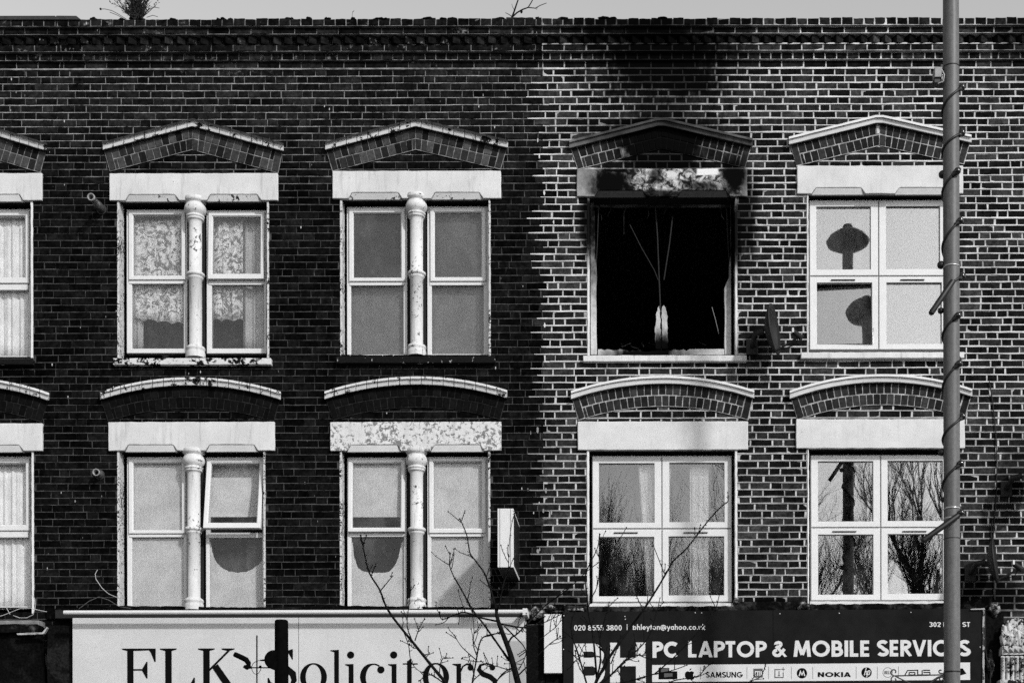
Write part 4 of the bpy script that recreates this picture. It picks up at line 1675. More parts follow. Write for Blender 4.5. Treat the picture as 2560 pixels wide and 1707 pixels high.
def ring_o(m, cx, x_half):
    o = [(cx + x_half * math.cos(i * math.pi / 20), 1690 + 35 * math.sin(i * math.pi / 20)) for i in range(40)]
    q = [(cx + (x_half - 14) * math.cos(i * math.pi / 20), 1690 + 31.5 * math.sin(i * math.pi / 20)) for i in range(40)]
    yf = Yl - .003
    vs = [(X(a, Yl), yf, Z(c, Yl)) for a, c in o + q] + [(X(a, Yl), Yl + .001, Z(c, Yl)) for a, c in o + q]
    fs = []
    for i in range(40):
        j = (i + 1) % 40
        fs += [(i, j, 40 + j, 40 + i), (i, 80 + i, 80 + j, j), (40 + i, 40 + j, 120 + j, 120 + i)]
    m.add(vs, fs)


def l_l(m):
    stem(m, 838.5, 850, 1624, BL)
    poly_px(m, [(829, 1623), (829, 1625), (839, 1628), (850, 1628), (850, 1622)], Yl, .0034)


def l_i(x0):
    def f(m):
        stem(m, x0, x0 + 12, 1660, BL)
        poly_px(m, [(x0 - 9, 1658), (x0 - 9, 1660), (x0, 1663.5), (x0 + 12, 1663.5), (x0 + 12, 1657.5)], Yl, .0034)
        disc_px(m, x0 + 5, 1635, 9, Yl)
    return f


def l_c(m):
    pts = arc(937, 1690, 27, 32, -58, -300, 24)
    ws = [3.5 + 11 * max(0, math.sin(math.pi * min(1, max(0, (i - 4) / 15)))) for i in range(25)]
    var_px(m, pts, ws, Yl)
    disc_px(m, 955, 1672, 9, Yl, .0036)


def l_t(m):
    stem(m, 1020.5, 1032, 1650, BL)
    poly_px(m, [(1020.5, 1652), (1028, 1645), (1032, 1645), (1032, 1652)], Yl, .0032)
    poly_px(m, [(1010, 1656), (1010, 1659), (1047, 1659), (1047, 1656)], Yl, .0036)


def l_r(m):
    stem(m, 1144, 1155.5, 1660, BL)
    poly_px(m, [(1134, 1657.5), (1134, 1659.5), (1144, 1663), (1155.5, 1663), (1155.5, 1657)], Yl, .0034)
    var_px(m, [(1155, 1676), (1160, 1664), (1170, 1658), (1181, 1661)], [3, 3.5, 4, 6], Yl, .0037)
    disc_px(m, 1179.5, 1667, 7.5, Yl, .0041)


def l_s(m):
    pts = [(1238, 1672), (1232, 1660), (1218, 1657), (1204, 1661), (1200, 1672), (1210, 1683), (1228, 1690), (1240, 1700), (1240, 1714), (1228, 1722), (1212, 1722), (1201, 1712)]
    var_px(m, pts, [4, 3.5, 3.5, 6, 10, 13, 13, 12, 9, 4, 4, 5], Yl)
    disc_px(m, 1234, 1667, 7, Yl, .0036)
    disc_px(m, 1203, 1712, 6.5, Yl, .0036)


for fn in (l_F, l_L, l_K, l_S, lambda m: ring_o(m, 786.5, 33.5), l_l, l_i(874.5), l_c, l_i(982), l_t, lambda m: ring_o(m, 1092.5, 33), l_r, l_s):
    letter(fn)

# ------------------------------------------------------------------ dark fascia sign (right shop)
YQ = -.16
M_sign_dark = plain('sign_dark', .0088, .55, .25, .0, scale=3)
M_letter_white = plain('letter_white', .40, .5, .05)
M_strip = plain('logo_strip', .40, .5, .04)
M_logo_black = plain('logo_black', .004, .5, .1, 0)
M_logo_grey = plain('logo_grey', .045, .5, .1)
sd = thing('shop_sign', 'dark fascia sign with white capital letters and a strip of small logos', 'sign', (X(1935), -.1, 3.0))
b = MB()
for (a, c, e, g) in ((1411, 1612, 1529, 1527.5), (1612.7, 1935, 1527.5, 1525), (1935.7, 2461, 1525, 1522)):
    m = MB()
    m.prism([(X(a, YQ), Z(1790, YQ)), (X(c, YQ), Z(1790, YQ)), (X(c, YQ), Z(g, YQ)), (X(a, YQ), Z(e, YQ))], YQ, -.005)
    m.build('panel', M_sign_dark, sd, bevel=.002)
for (sx, sy) in ((1412.5, 1538), (1565, 1540), (1566, 1547), (1741, 1531), (1757, 1531.5), (1952.5, 1534), (2101, 1533), (2280, 1531), (1411.6, 1622), (2453, 1618)):
    m = MB()
    m.ball((X(sx, YQ), YQ - .001, Z(sy, YQ)), .0062, 8, 5, (1, .5, 1))
    m.build('screw_cap', M_letter_white, sd)


def words(name, s, a, c, t, bb, w, mt=None, y=None, lift=0, slant=0):
    m = MB()
    text_mesh(m, s, a, c, t, bb, w, (YQ if y is None else y) - lift, slant=slant)
    return m.build(name, mt or M_letter_white, sd)


words('lettering', '020 8555 3800', 1438, 1558, 1561.5, 1575, .17)
words('lettering', '|', 1569, 1573, 1560, 1574, .12)
words('lettering', 'bhleyton@yahoo.co.uk', 1585, 1766, 1560, 1573.5, .16)
words('lettering', '302 HIGH ST', 2326, 2428, 1555.5, 1567.5, .18)
words('lettering', 'PC', 1634, 1698, 1603, 1643.5, .235)
words('lettering', 'LAPTOP', 1723, 1918, 1602, 1642.5, .205)
words('lettering', '&', 1934, 1969.5, 1602, 1642, .20)
words('lettering', 'MOBILE', 1986.5, 2178, 1601, 1641.5, .205)
words('lettering', 'SERVICES', 2196, 2428.5, 1600, 1641, .21)
# the two large initials
m = MB()
poly_px(m, [(1437, 1709), (1461.5, 1709), (1461.5, 1607.5), (1437, 1607.5)], YQ, .003)
var_px(m, [(1449, 1617.5), (1484, 1617.5)] + arc(1484, 1635.5, 17, 18, -90, 90, 10) + [(1449, 1653.5)], [20] * 2 + [21 + 2 * math.sin(i * .3) for i in range(11)] + [20], YQ, .0034)
var_px(m, [(1449, 1654.5), (1486, 1654.5)] + arc(1486, 1676.5, 18, 22, -90, 90, 10) + [(1449, 1698.5)], [20] * 2 + [22] * 11 + [20], YQ, .0038)
m.build('lettering', M_letter_white, sd)
m = MB()
poly_px(m, [(1528, 1705.5), (1552.5, 1705.5), (1552.5, 1605.5), (1528, 1605.5)], YQ, .003)
poly_px(m, [(1592.5, 1705), (1617, 1705), (1617, 1605), (1592.5, 1605)], YQ, .003)
poly_px(m, [(1540, 1664.5), (1605, 1664), (1605, 1643), (1540, 1643.5)], YQ, .0034)
m.build('lettering', M_letter_white, sd)
# strip of logos
YS = YQ - .006
m = MB()
m.prism([(X(1633, YQ), Z(1704, YQ)), (X(2427.5, YQ), Z(1700, YQ)), (X(2427.5, YQ), Z(1656.5, YQ)), (X(1633, YQ), Z(1661.5, YQ))], YS, YQ + .001)
strip = m.build('logo_strip', M_strip, sd)
for sx in (1754, 1870, 1924, 1981, 2034.5, 2143, 2196, 2249):
    m = MB()
    poly_px(m, [(sx - .5, 1697), (sx + .5, 1697), (sx + .5, 1666), (sx - .5, 1666)], YS, .001)
    m.build('divider', M_logo_grey, strip)


def logo(fn, mt=None):
    m = MB()
    fn(m)
    return m.build('logo', mt or M_logo_black, strip)


def g_img(m):
    poly_px(m, [(1649, 1697), (1696, 1697), (1696, 1677), (1676, 1677), (1676, 1668.5), (1649, 1668.5)], YS, .001)


def g_img2(m):
    poly_px(m, [(1655, 1679), (1674, 1679), (1674, 1670), (1655, 1670)], YS, .0016)
    poly_px(m, [(1663, 1692), (1684, 1690), (1684, 1682), (1663, 1682)], YS, .0016)


def g_apple(m):
    o = [(1726.5, 1678.5), (1731, 1676.8), (1735.5, 1678), (1738, 1681), (1735.3, 1685), (1736, 1690), (1739, 1693), (1736, 1697.5), (1732, 1698.6), (1727, 1697.4), (1722, 1698.6), (1718, 1696), (1715, 1690), (1715, 1683), (1717.5, 1678.5), (1722, 1676.8)]
    poly_px(m, o, YS, .0014)
    poly_px(m, [(1726.5, 1675.4), (1727.2, 1671.6), (1731, 1669), (1730.6, 1673)], YS, .0014)


def g_mi(m):
    poly_px(m, [(1886, 1693.5), (1909.5, 1693), (1909.5, 1670.5), (1886, 1671)], YS, .0012)


def g_mi2(m):
    for a, c, e in ((1890, 1892.6, 1688.5), (1895.4, 1898, 1688.5), (1901, 1903.4, 1688.5), (1904.8, 1907, 1688.5)):
        poly_px(m, [(a, e), (c, e), (c, 1677), (a, 1677)], YS, .0018)
    poly_px(m, [(1890, 1679.4), (1901, 1679.4), (1901, 1677), (1890, 1677)], YS, .0021)


def g_plus(m):
    for q in ([(1939, 1694), (1961.5, 1694), (1961.5, 1692.2), (1939, 1692.2)], [(1939, 1694), (1940.8, 1694), (1940.8, 1672.5), (1939, 1672.5)], [(1939, 1674.2), (1954, 1674.2), (1954, 1672.4), (1939, 1672.4)], [(1959.8, 1694), (1961.5, 1694), (1961.5, 1680), (1959.8, 1680)],
              [(1949.3, 1689), (1951.2, 1689), (1951.2, 1677), (1949.3, 1677)], [(1947, 1689.6), (1953.4, 1689.6), (1953.4, 1688.2), (1947, 1688.2)], [(1956, 1673), (1965, 1673), (1965, 1671.6), (1956, 1671.6)], [(1959.9, 1677), (1961.2, 1677), (1961.2, 1667.6), (1959.9, 1667.6)]):
        poly_px(m, q, YS, .0010 + .0002 * R.random() + .0004)


def g_moto(m):
    disc_px(m, 2007.5, 1682.5, 13, YS, .0012)


def g_moto2(m):
    poly_px(m, [(1999, 1689.5), (2003.5, 1674.5), (2007.5, 1684), (2011.5, 1674.5), (2016, 1689.5), (2013, 1689.5), (2011.2, 1682), (2007.5, 1689), (2003.8, 1682), (2002, 1689.5)], YS, .0020)


def g_hp(m):
    disc_px(m, 2169, 1681, 13, YS, .0012)


def g_hp2(m):
    for q in ([(2163, 1688), (2168.5, 1669)], [(2165, 1680), (2170, 1678)], [(2168, 1687), (2171, 1677)], [(2169, 1693), (2174, 1676)], [(2174, 1676), (2178, 1677)], [(2178, 1677), (2176, 1686)], [(2176, 1686), (2171, 1687)]):
        var_px(m, q, [2, 2], YS, .0019 + R.random() * .0006)


def g_dell(m):
    var_px(m, arc(2222, 1681, 12, 12.2, 0, 360, 30), [1.1] * 31, YS, .0011)
    text_mesh(m, 'BELL', 2213.5, 2231, 1677, 1685, .16, YS + .0015)


def g_asus(m):
    for q in ([(2265, 1687.5), (2271.5, 1676)], [(2271, 1676.2), (2298, 1675.4)], [(2275, 1687.2), (2276, 1680.5)], [(2276, 1681.2), (2290, 1681)], [(2290, 1681), (2290, 1687)], [(2276, 1687), (2291, 1687)], [(2297, 1676), (2297, 1687)], [(2297, 1687), (2308, 1687)], [(2308, 1687), (2308, 1675.6)],
              [(2310, 1675.6), (2328, 1675.6)], [(2311, 1681), (2328, 1681)], [(2327.5, 1681), (2327.5, 1687)], [(2310, 1687), (2328, 1687)]):
        var_px(m, q, [2.6, 2.6], YS, .0010 + R.random() * .0012)


def g_last(m):
    poly_px(m, [(2396, 1671.5), (2409.5, 1671), (2418.8, 1684.5), (2404, 1688.5), (2396, 1688)], YS, .0014)


logo(g_img)
logo(g_img2, M_logo_grey)
logo(g_apple)
logo(lambda m: text_mesh(m, 'SAMSUNG', 1767, 1858.5, 1678.8, 1693, .19, YS + .0015))
logo(g_mi, M_logo_grey)
logo(g_mi2, M_strip)
logo(g_plus)
logo(g_moto)
logo(g_moto2, M_strip)
logo(lambda m: text_mesh(m, 'NOKIA', 2047, 2129.5, 1680, 1692, .24, YS + .0015))
logo(g_hp)
logo(g_hp2, M_strip)
logo(g_dell, M_logo_grey)
logo(g_asus)
logo(g_last)
# pale edge trim at the sign's far end
m = MB()
m.prism(rough_edge([(X(2456, YQ), Z(1790, YQ)), (X(2463, YQ), Z(1790, YQ)), (X(2464, YQ), Z(1524, YQ)), (X(2459.5, YQ), Z(1524, YQ))], .07, .004, 3), YQ - .012, -.01)
m.build('edge_trim', white_paint('trim_pale', .24, .45, .03, scale=9), sd)
m = MB()
m.prism(rough_edge([(X(2428, YQ), Z(1526, YQ)), (X(2464, YQ), Z(1526, YQ)), (X(2464, YQ), Z(1521, YQ)), (X(2428, YQ), Z(1522.5, YQ))], .05, .004, 5), YQ - .02, -.02)
m.build('flashing', white_paint('flashing_pale', .26, .3, .05, scale=9), sd)

# white board strip between the signs, and the pilasters
m = MB()
m.pbox(1363, 1407, 1534, 1681, -.19, -.10)
wb = tag(m.build('notice_board', white_paint('board_white', .45, 0, dirt=.04), None, bevel=.003), 'blank white upright board beside the dark sign', 'board')


def blotchy(name, lo, hi, sc_=3.0, thr=(.52, .6)):
    def fn(t, b):
        n = t.noise(sc_, 7, .68, dist=.5)
        g = t.noise(40, 4, .6)
        setcol(t, b, t.math('MULTIPLY', t.ss(n, thr[0], thr[1], lo, hi), t.ss(g, .25, .75, .5, 1.5)))
        bump(t, b, t.noise(20, 5, .7), 1, .01)
    return mat(name, fn)


M_pil = blotchy('pilaster_dark', .004, .010)
for (hk, a, c, t_, y) in (('B', 1318, 1364, 1560, -.1), ('C', 2466, 2512, 1530, -.11), ('B', 120, 182, 1560, -.12), ('C', 1364.5, 1411, 1536, -.085)):
    m = MB()
    m.prism(rough_edge([(X(a, y), .12), (X(c, y), .12), (X(c, y), Z(t_, y)), (X(a, y), Z(t_, y))], .12, .006, a), y, -.002)
    m.build('pilaster', M_pil, houses[hk], bevel=.008)


def lump(name, cx, cy, rx, ry, y, depth, m, parent, seed, px=7):
    """broken plaster: an irregular rounded lump"""
    mb = MB()
    mb.ball((0, 0, 0), 1, 18, 12)
    vs = []
    for v in mb.v:
        v = Vector(v)
        k = 1 + .45 * noise.noise(v * 1.7 + Vector((seed, 0, 0))) + .22 * noise.noise(v * 4.3 + Vector((0, seed, 0)))
        vs.append((X(cx, y) + v.x * rx * S * k, y + v.y * depth * k, Z(cy, y) + v.z * ry * S * k))
    mb.v = vs
    return mb.build(name, m, parent)


M_plaster = blotchy('broken_plaster', .008, .20, 14, (.45, .66))
lump('plaster_lump', 1342, 1533, 26, 16, -.05, .08, M_plaster, houses['B'], 1)
lump('plaster_lump', 1372, 1520, 20, 9, -.03, .06, M_plaster, houses['C'], 2)
lump('plaster_lump', 1440, 1523, 26, 6, -.03, .05, M_plaster, houses['C'], 3)
lump('plaster_lump', 2012, 1518, 14, 12, -.05, .07, M_plaster, houses['C'], 4)
lump('plaster_lump', 2490, 1525, 14, 17, -.11, .05, M_plaster, houses['C'], 5)
lump('plaster_lump', 1843, 1503, 8, 9, -.03, .05, M_plaster, houses['C'], 6)
lump('plaster_lump', 2478, 1660, 9, 30, -.12, .03, blotchy('plaster_dim', .006, .06, 14, (.45, .6)), houses['C'], 7)
# ledge of crumbling mortar over the dark sign
m = MB()
pl = [(1412, 1532), (1411, 1513), (1470, 1517), (1840, 1516), (1856, 1505), (1990, 1507), (2020, 1512), (2400, 1510), (2480, 1490), (2480, 1524)]
m.prism(rough_edge([(X(a), Z(c)) for a, c in reversed(pl)], .05, .006, 9), -.05, .0)
m.build('mortar_ledge', blotchy('ledge_mortar', .003, .03, 5, (.45, .68)), houses['C'], bevel=.01)
m = MB()
m.prism(rough_edge([(X(a), Z(c)) for a, c in [(120, 1545), (120, 1519), (300, 1512), (700, 1517), (855, 1512), (1230, 1518), (1316, 1520), (1316, 1545)]], .05, .005, 19), -.03, .0)
m.build('mortar_ledge', blotchy('ledge_mortar_b', .002, .010, 5, (.45, .68)), houses['B'], bevel=.01)
m = MB()
m.prism(rough_edge([(X(a), Z(c)) for a, c in [(-300, 1790), (130, 1790), (112, 1600), (108, 1566), (-300, 1566)]], .1, .006, 21), -.1, .0)
m.build('fascia', blotchy('fascia_dark', .0025, .006, 5, (.45, .68)), houses['A'])
m = MB()
m.prism(rough_edge([(X(a), Z(c)) for a, c in [(-300, 1583), (112, 1583), (118, 1566), (112, 1562), (-300, 1562)]], .08, .005, 23), -.17, -.05)
m.build('fascia_ledge', blotchy('fascia_ledge', .004, .05, 6, (.5, .68)), houses['A'], bevel=.006)
m = MB()
m.prism(rough_edge([(X(a, -.2), Z(c, -.2)) for a, c in [(44, 1580), (72, 1578), (108, 1577), (119, 1564), (121, 1567), (112, 1581), (75, 1583), (46, 1583)]], .03, .002, 27), -.2, -.16)
m.build('torn_flashing', plain('flashing_lead', .22, .5, .5), houses['A'])

# ornate console bracket at the right edge
cb = thing('console_bracket', 'ornate painted console bracket with leaf top and fluted body', 'bracket', (X(2545), 0, 3.1))
M_console = white_paint('paint_console', .36, .50, .012, scale=16, drips=.5)
yc = -.24
m = MB()
m.prism(rough_edge([(X(a, yc), Z(c, yc)) for a, c in [(2508, 1637), (2600, 1637), (2600, 1615), (2508, 1615)]], .05, .003, 4), yc, -.02)
m.build('nailhead_panel', M_console, cb, bevel=.005)
for i in range(5):
    cx = 2518.5 + i * 13.2
    n_ = MB()
    p0 = [P(cx - 5.5, 1632, yc - .002), P(cx + 5.5, 1632, yc - .002), P(cx + 5.5, 1621, yc - .002), P(cx - 5.5, 1621, yc - .002)]
    ap = P(cx + 1, 1626.5, yc - .045)
    n_.add(p0 + [ap], [(0, 1, 4), (1, 2, 4), (2, 3, 4), (3, 0, 4), (3, 2, 1, 0)])
    n_.build('nailhead', plain('nailhead_paint', .22, .8, .3), cb)
for i in range(8):
    cx = 2510 + i * 11.5
    n_ = MB()
    pts = []
    for k in range(9):
        a = k / 8
        pts.append(P(cx, 1642 + 60 * a, yc + .05 * math.sin(a * 2.2) - .02 * (1 - a)))
    n_.tube(pts, [5.4 * S * .98] * 9, 8)
    n_.build('flute', M_console, cb)
m = MB()
m.prism(rough_edge([(X(a, yc), Z(c, yc)) for a, c in [(2502, 1708), (2600, 1706), (2600, 1698), (2502, 1700)]], .05, .003, 6), yc - .01, -.02)
m.build('base_fillet', M_console, cb, bevel=.004)
m = MB()
m.prism([(X(a, yc), Z(c, yc)) for a, c in [(2510, 1790), (2600, 1790), (2600, 1640), (2510, 1640)]], yc + .05, -.01)
m.build('core', M_pil, cb)
rr_ = random.Random(4)
for i in range(16):
    cx, cy = 2512 + (i % 8) * 9 + rr_.uniform(-3, 3), 1600 - (i // 8) * 22 + rr_.uniform(-5, 5)
    lump('leaf', cx, cy, 8, 17, yc + .02 + (i // 8) * .03, .04, M_console, cb, i + 30)
m = MB()
m.prism(rough_edge([(X(a, -.2), Z(c, -.2)) for a, c in [(2511, 1614), (2600, 1614), (2600, 1560), (2540, 1545), (2522, 1552), (2514, 1580)]], .04, .006, 8), -.2, -.01)
m.build('leaf_block', M_console, cb, bevel=.01)

# ------------------------------------------------------------------ fixtures on the wall
M_flue = plain('flue_plastic', .17, .4, .3, .3)
M_flue_dark = plain('flue_sooty', .02, .7, .5)


def flue(px, py, ln, r, label):
    t = thing('flue_pipe', label, 'flue', P(px, py, 0))
    a = Vector((X(px), 0.02, Z(py)))
    m = MB()
    m.tube([a, a + Vector((0, -ln * .45, 0)), a + Vector((0, -ln * .46, 0))], [r, r, r * .8], 20)
    m.build('outer_sleeve', M_flue_dark, t)
    m = MB()
    n = 20
    prof = [(r * .72, -ln * .4), (r * .72, -ln), (r * .86, -ln), (r * .86, -ln * .93), (r * .74, -ln * .93)]
    inner = [(r * .62, -ln), (r * .62, -ln * .3)]
    vs, fs = [], []
    ringp = [(r * .72, -ln * .44), (r * .72, -ln * .9), (r * .9, -ln * .9), (r * .9, -ln), (r * .64, -ln), (r * .62, -ln * .5)]
    for (q, yy) in ringp:
        for j in range(n):
            g = 2 * math.pi * j / n
            vs.append((a.x + q * math.cos(g), a.y + yy, a.z + q * math.sin(g)))
    for k in range(len(ringp) - 1):
        for j in range(n):
            fs.append((k * n + j, k * n + (j + 1) % n, (k + 1) * n + (j + 1) % n, (k + 1) * n + j))
    m.add(vs, fs, True)
    m.build('terminal', M_flue, t)
    m = MB()
    m.tube([a + Vector((0, -.012, 0)), a + Vector((0, -.026, 0))], [r * 1.25, r * 1.2], 20)
    m.build('wall_plate', M_flue_dark, t)


flue(259, 522, .33, .044, 'boiler flue pipe sticking out between the upper windows of the sooty house')
flue(253, 1184, .13, .044, 'short boiler flue pipe between the lower windows of the sooty house')

# projecting sign box
pb = thing('projecting_sign', 'narrow white projecting sign box with a dark face, fixed to the dark brick', 'sign', P(1300, 1450, 0))
yo = -.82
m = MB()
m.box(X(1247, yo), X(1287, yo), yo, -.02, Z(1417, yo), Z(1270, yo))
m.build('case', plain('sign_case', .42, .5, .05), pb, bevel=.004)
m = MB()
xr = X(1287, yo)
m.box(xr, xr + .004, yo + .03, -.05, Z(1417, yo) + .03, Z(1270, yo) - .03)
m.build('face', plain('sign_face_dark', .010, .3, .3), pb)
for q in (0, 1):
    m = MB()
    xx = X(1253 if q == 0 else 1279.5, yo)
    m.box(xx - .002, xx + .002, yo - .002, yo + .01, Z(1417, yo), Z(1270, yo))
    m.build('edge_seam', plain('seam_grey', .08, .5), pb)
m = MB()
m.box(X(1247, yo) + .004, X(1287, yo) - .004, yo + .006, -.03, Z(1417, yo) - .003, Z(1417, yo) + .002)
m.build('underside', plain('sign_underside', .008, .8), pb)
m = MB()
m.tube([(X(1266, yo), -.05, Z(1430)), (X(1266, yo), .01, Z(1430))], .03, 10)
m.build('wall_bracket', M_dark, pb)

# satellite dishes
M_dish = plain('dish_grey', .003, .6, .3)


def dish(px, py, r, label, yd=-.28, face=rad(20), lnb=(1, 0), arm=True):
    t = thing('satellite_dish', label, 'dish', P(px, py, 0))
    c = P(px, py, yd)
    ax = Vector((math.cos(face), -math.sin(face), .10)).normalized()
    u = ax.cross(Vector((0, 0, 1))).normalized()
    v = u.cross(ax).normalized()
    m = MB()
    vs, fs = [], []
    nr, na = 6, 28
    for side in (0, 1):
        for i in range(nr + 1):
            q = r * i / nr
            for j in range(na):
                a = 2 * math.pi * j / na
                p = c + u * (q * .92 * math.cos(a)) + v * (q * 1.06 * math.sin(a)) + ax * (q * q * 1.5 - (.012 if side else 0))
                vs.append(p)
    w_ = na
    for side in (0, 1):
        o_ = side * (nr + 1) * na
        for i in range(nr):
            for j in range(na):
                fs.append((o_ + i * w_ + j, o_ + i * w_ + (j + 1) % na, o_ + (i + 1) * w_ + (j + 1) % na, o_ + (i + 1) * w_ + j))
    for j in range(na):
        fs.append((nr * w_ + j, nr * w_ + (j + 1) % na, (nr + 1 + nr) * w_ + (j + 1) % na, (nr + 1 + nr) * w_ + j))
    m.add(vs, fs, True)
    m.build('reflector', M_dish, t)
    m = MB()
    b0 = c - ax * .03
    m.tube([b0, b0 - ax * .09, Vector((b0.x - .1, -.02, b0.z - .08))], [.03, .03, .025], 10)
    m.box(b0.x - .16, b0.x - .04, -.035, -.004, b0.z - .16, b0.z + .0)
    m.build('wall_mount', M_dish, t)
    lo = c - v * r * .98 + ax * .05
    le = c + ax * (r * 1.35) - v * r * .55
    m = MB()
    m.tube([lo, le], .012, 8)
    m.build('arm', M_dish, t)
    m = MB()
    m.tube([le + ax * .03 + v * -.02, le - ax * .05 + v * .06], [.032, .028], 10)
    m.build('receiver', M_dish, t)
    m = MB()
    m.box(le.x - .075, le.x - .055, le.y - .03, le.y + .03, le.z + .04, le.z + .085)
    m.build('receiver_cap', plain('receiver_cap', .40, .5), t)
    m = MB()
    m.tube([le, le + Vector((-.04, .05, -.07)), le + Vector((-.2, .12, -.10)), le + Vector((-.36, .2, -.06))], .005, 6)
    m.build('cable', M_dark, t)


dish(1920, 828, .25, 'dark satellite dish on the brick between the burnt window and its neighbour')
dish(2474, 1405, .225, 'dark satellite dish low on the brick, right of the lamp post')
dish(2566, 1190, .23, 'dark satellite dish cut by the right edge of the picture')

for i, (pts, lab) in enumerate((([(2477, 955), (2486, 1010), (2493, 1080), (2496, 1160), (2494, 1240), (2489, 1300), (2486, 1345)], 'black cable hanging down the brick above the low dish'),
                                ([(2484, 1300), (2481, 1335), (2486, 1370), (2490, 1500)], 'thin black cable running down behind the low dish'),
                                ([(2465, 1525), (2466, 1560), (2465, 1610), (2469, 1645), (2480, 1670), (2478, 1708)], 'loose cable beside the end of the dark sign'))):
    m = MB()
    m.tube([P(a, c, -.02 if i < 2 else -.17) for a, c in pts], .006, 6)
    tag(m.build('wall_cable', M_dark), lab, 'cable')
# short wires with curls on the ledge at lower left
M_wire = plain('wire_pale', .25, .5, .2)
wires = (([(-20, 1542), (10, 1535), (35, 1525), (55, 1517), (80, 1517), (100, 1522), (120, 1526)], 'long pale wire arching over the sill at the left edge'),
         ([(84, 1482), (90, 1495), (91, 1515), (86, 1533), (70, 1541), (52, 1541), (36, 1535)], 'pale wire looping under the sill corner at the left edge'),
         ([(28, 1532), (20, 1518), (19, 1504), (24, 1498), (30, 1503), (29, 1516)], 'small curled wire standing on the sill at the left edge'),
         ([(247, 1421), (241, 1432), (243, 1445), (258, 1467), (275, 1482), (297, 1491), (315, 1492)], 'white wire curving down to the sill of the papered window'),
         ([(200, 1519), (225, 1500), (250, 1489), (275, 1497), (300, 1513), (330, 1518)], 'dark grey wire lying over the end of the white sign'))
for pts, lab in wires:
    m = MB()
    m.tube([P(a, c, -.12) for a, c in pts], .0042, 5)
    tag(m.build('loose_wire', M_wire if 'dark' not in lab else plain('wire_grey', .05, .5), None), lab, 'wire')


# ------------------------------------------------------------------ lamp post with festoon lights
YO = -2.7
post = thing('lamp_post', 'tall grey lamp post wound with a cable of dark bulbs', 'lamp post', (X(2382.7, YO), YO, .12))
px_c = X(2382.7, YO)
rp_ = 20.2 * S * (D + YO) / D


def fn_post(t, b):
    n = t.noise(26, 5, .65)
    st = t.noise(6, 4, .6, t.scaled(6, 6, .6))
    setcol(t, b, t.math('MULTIPLY', .072, t.math('MULTIPLY', t.ss(n, .3, .7, .85, 1.12), t.ss(st, .3, .7, .8, 1.1))))
    b.inputs['Roughness'].default_value = .5
    b.inputs['Specular IOR Level'].default_value = .25


M_post = mat('post_paint', fn_post)
m = MB()
m.tube([(px_c, YO, .0), (px_c, YO, 4.0), (px_c, YO, 7.2), (px_c, YO, LAN_Z)], [rp_, rp_, rp_, rp_ * .97], 40)
m.build('shaft', M_post, post)
kl = S * (15.24 - YO) / 15
m = MB()
m.lathe((px_c, YO), [(rp_, LAN_Z - 23 * kl), (30 * kl, LAN_Z - 20 * kl), (50 * kl, LAN_Z - 10 * kl), (54 * kl, LAN_Z), (46 * kl, LAN_Z + 12 * kl), (28 * kl, LAN_Z + 24 * kl), (13 * kl, LAN_Z + 28 * kl)], 28)
m.build('lantern_canopy', plain('lantern_black', .004, .6, .2), post)
m = MB()
m.lathe((px_c, YO), [(12.5 * kl, LAN_Z + 26 * kl), (13 * kl, LAN_Z + 36 * kl), (11 * kl, LAN_Z + 40 * kl), (4 * kl, LAN_Z + 41 * kl)], 18)
m.build('lantern_cap', plain('lantern_black', .004, .6, .2), post)
M_cable = plain('cable_black', .004, .5, .2, .3)
M_bulb = plain('bulb_dark', .006, .12, .2, .5)
M_steel = plain('steel_band', .35, .25, .2, .5, metal=.7)
kz = (D + YO) / D * S
balls = [(2415, 223), (2409, 337), (2392, 441), (2400, 562), (2411, 694), (2393, 799), (2396, 918), (2408, 1044), (2400, 1165), (2401, 1287)]
pts = []
ph_prev = None
for i, (bx, by) in enumerate(balls):
    ph = math.asin(max(-.98, min(.98, (bx - 2382.7) * kz / (rp_ * 1.28))))
    z_ = Z(by, YO)
    if i:
        z0, p0 = prev
        for k in range(1, 25):
            f_ = k / 24
            a = p0 + (ph - 2 * math.pi - p0) * f_
            rr = rp_ * 1.08
            zz = z0 + (z_ - z0) * f_
            pts.append((px_c + rr * math.sin(a), YO - rr * math.cos(a), zz))
    prev = (z_, ph)
cord = MB()
cord.tube(pts, .011, 7)
cord.build('festoon_cable', M_cable, post)
for bx, by in balls:
    ph = math.asin(max(-.98, min(.98, (bx - 2382.7) * kz / (rp_ * 1.28))))
    c = Vector((px_c + rp_ * 1.32 * math.sin(ph), YO - rp_ * 1.32 * math.cos(ph), Z(by, YO)))
    m = MB()
    m.ball(c, .031, 14, 10)
    m.build('bulb', M_bulb, post)
    d = Vector((math.sin(ph), -math.cos(ph), -.0))
    m = MB()
    m.tube([Vector((px_c + rp_ * 1.04 * math.sin(ph - .5), YO - rp_ * 1.04 * math.cos(ph - .5), c.z - .035)), c + Vector((-.006, 0, -.012))], [.016, .021], 10)
    m.build('bulb_socket', M_cable, post)
for by, th, mt in ((669.5, .007, M_steel), (1273, .008, M_steel), (1298, .008, M_steel), (171, .003, M_cable), (1348, .003, M_cable), (1680, .006, M_cable)):
    m = MB()
    z_ = Z(by, YO)
    m.lathe((px_c, YO), [(rp_ * .98, z_ - th), (rp_ * 1.035, z_ - th), (rp_ * 1.035, z_ + th), (rp_ * .98, z_ + th)], 36)
    m.build('band', mt, post)
for (a, c, e, g) in ((2386, 705, 2330, 787), (2398, 1290, 2308, 1354)):
    m = MB()
    d0, d1 = P(a, c, YO - .09), P(e, g, YO - .16)
    dirv = (d1 - d0).normalized()
    rr = 7.2 * kz
    m.tube([d0, d1 - dirv * rr * .6, d1 - dirv * rr * .2, d1], [rr, rr, rr * .8, rr * .35], 16)
    m.build('banner_arm', M_cable, post)
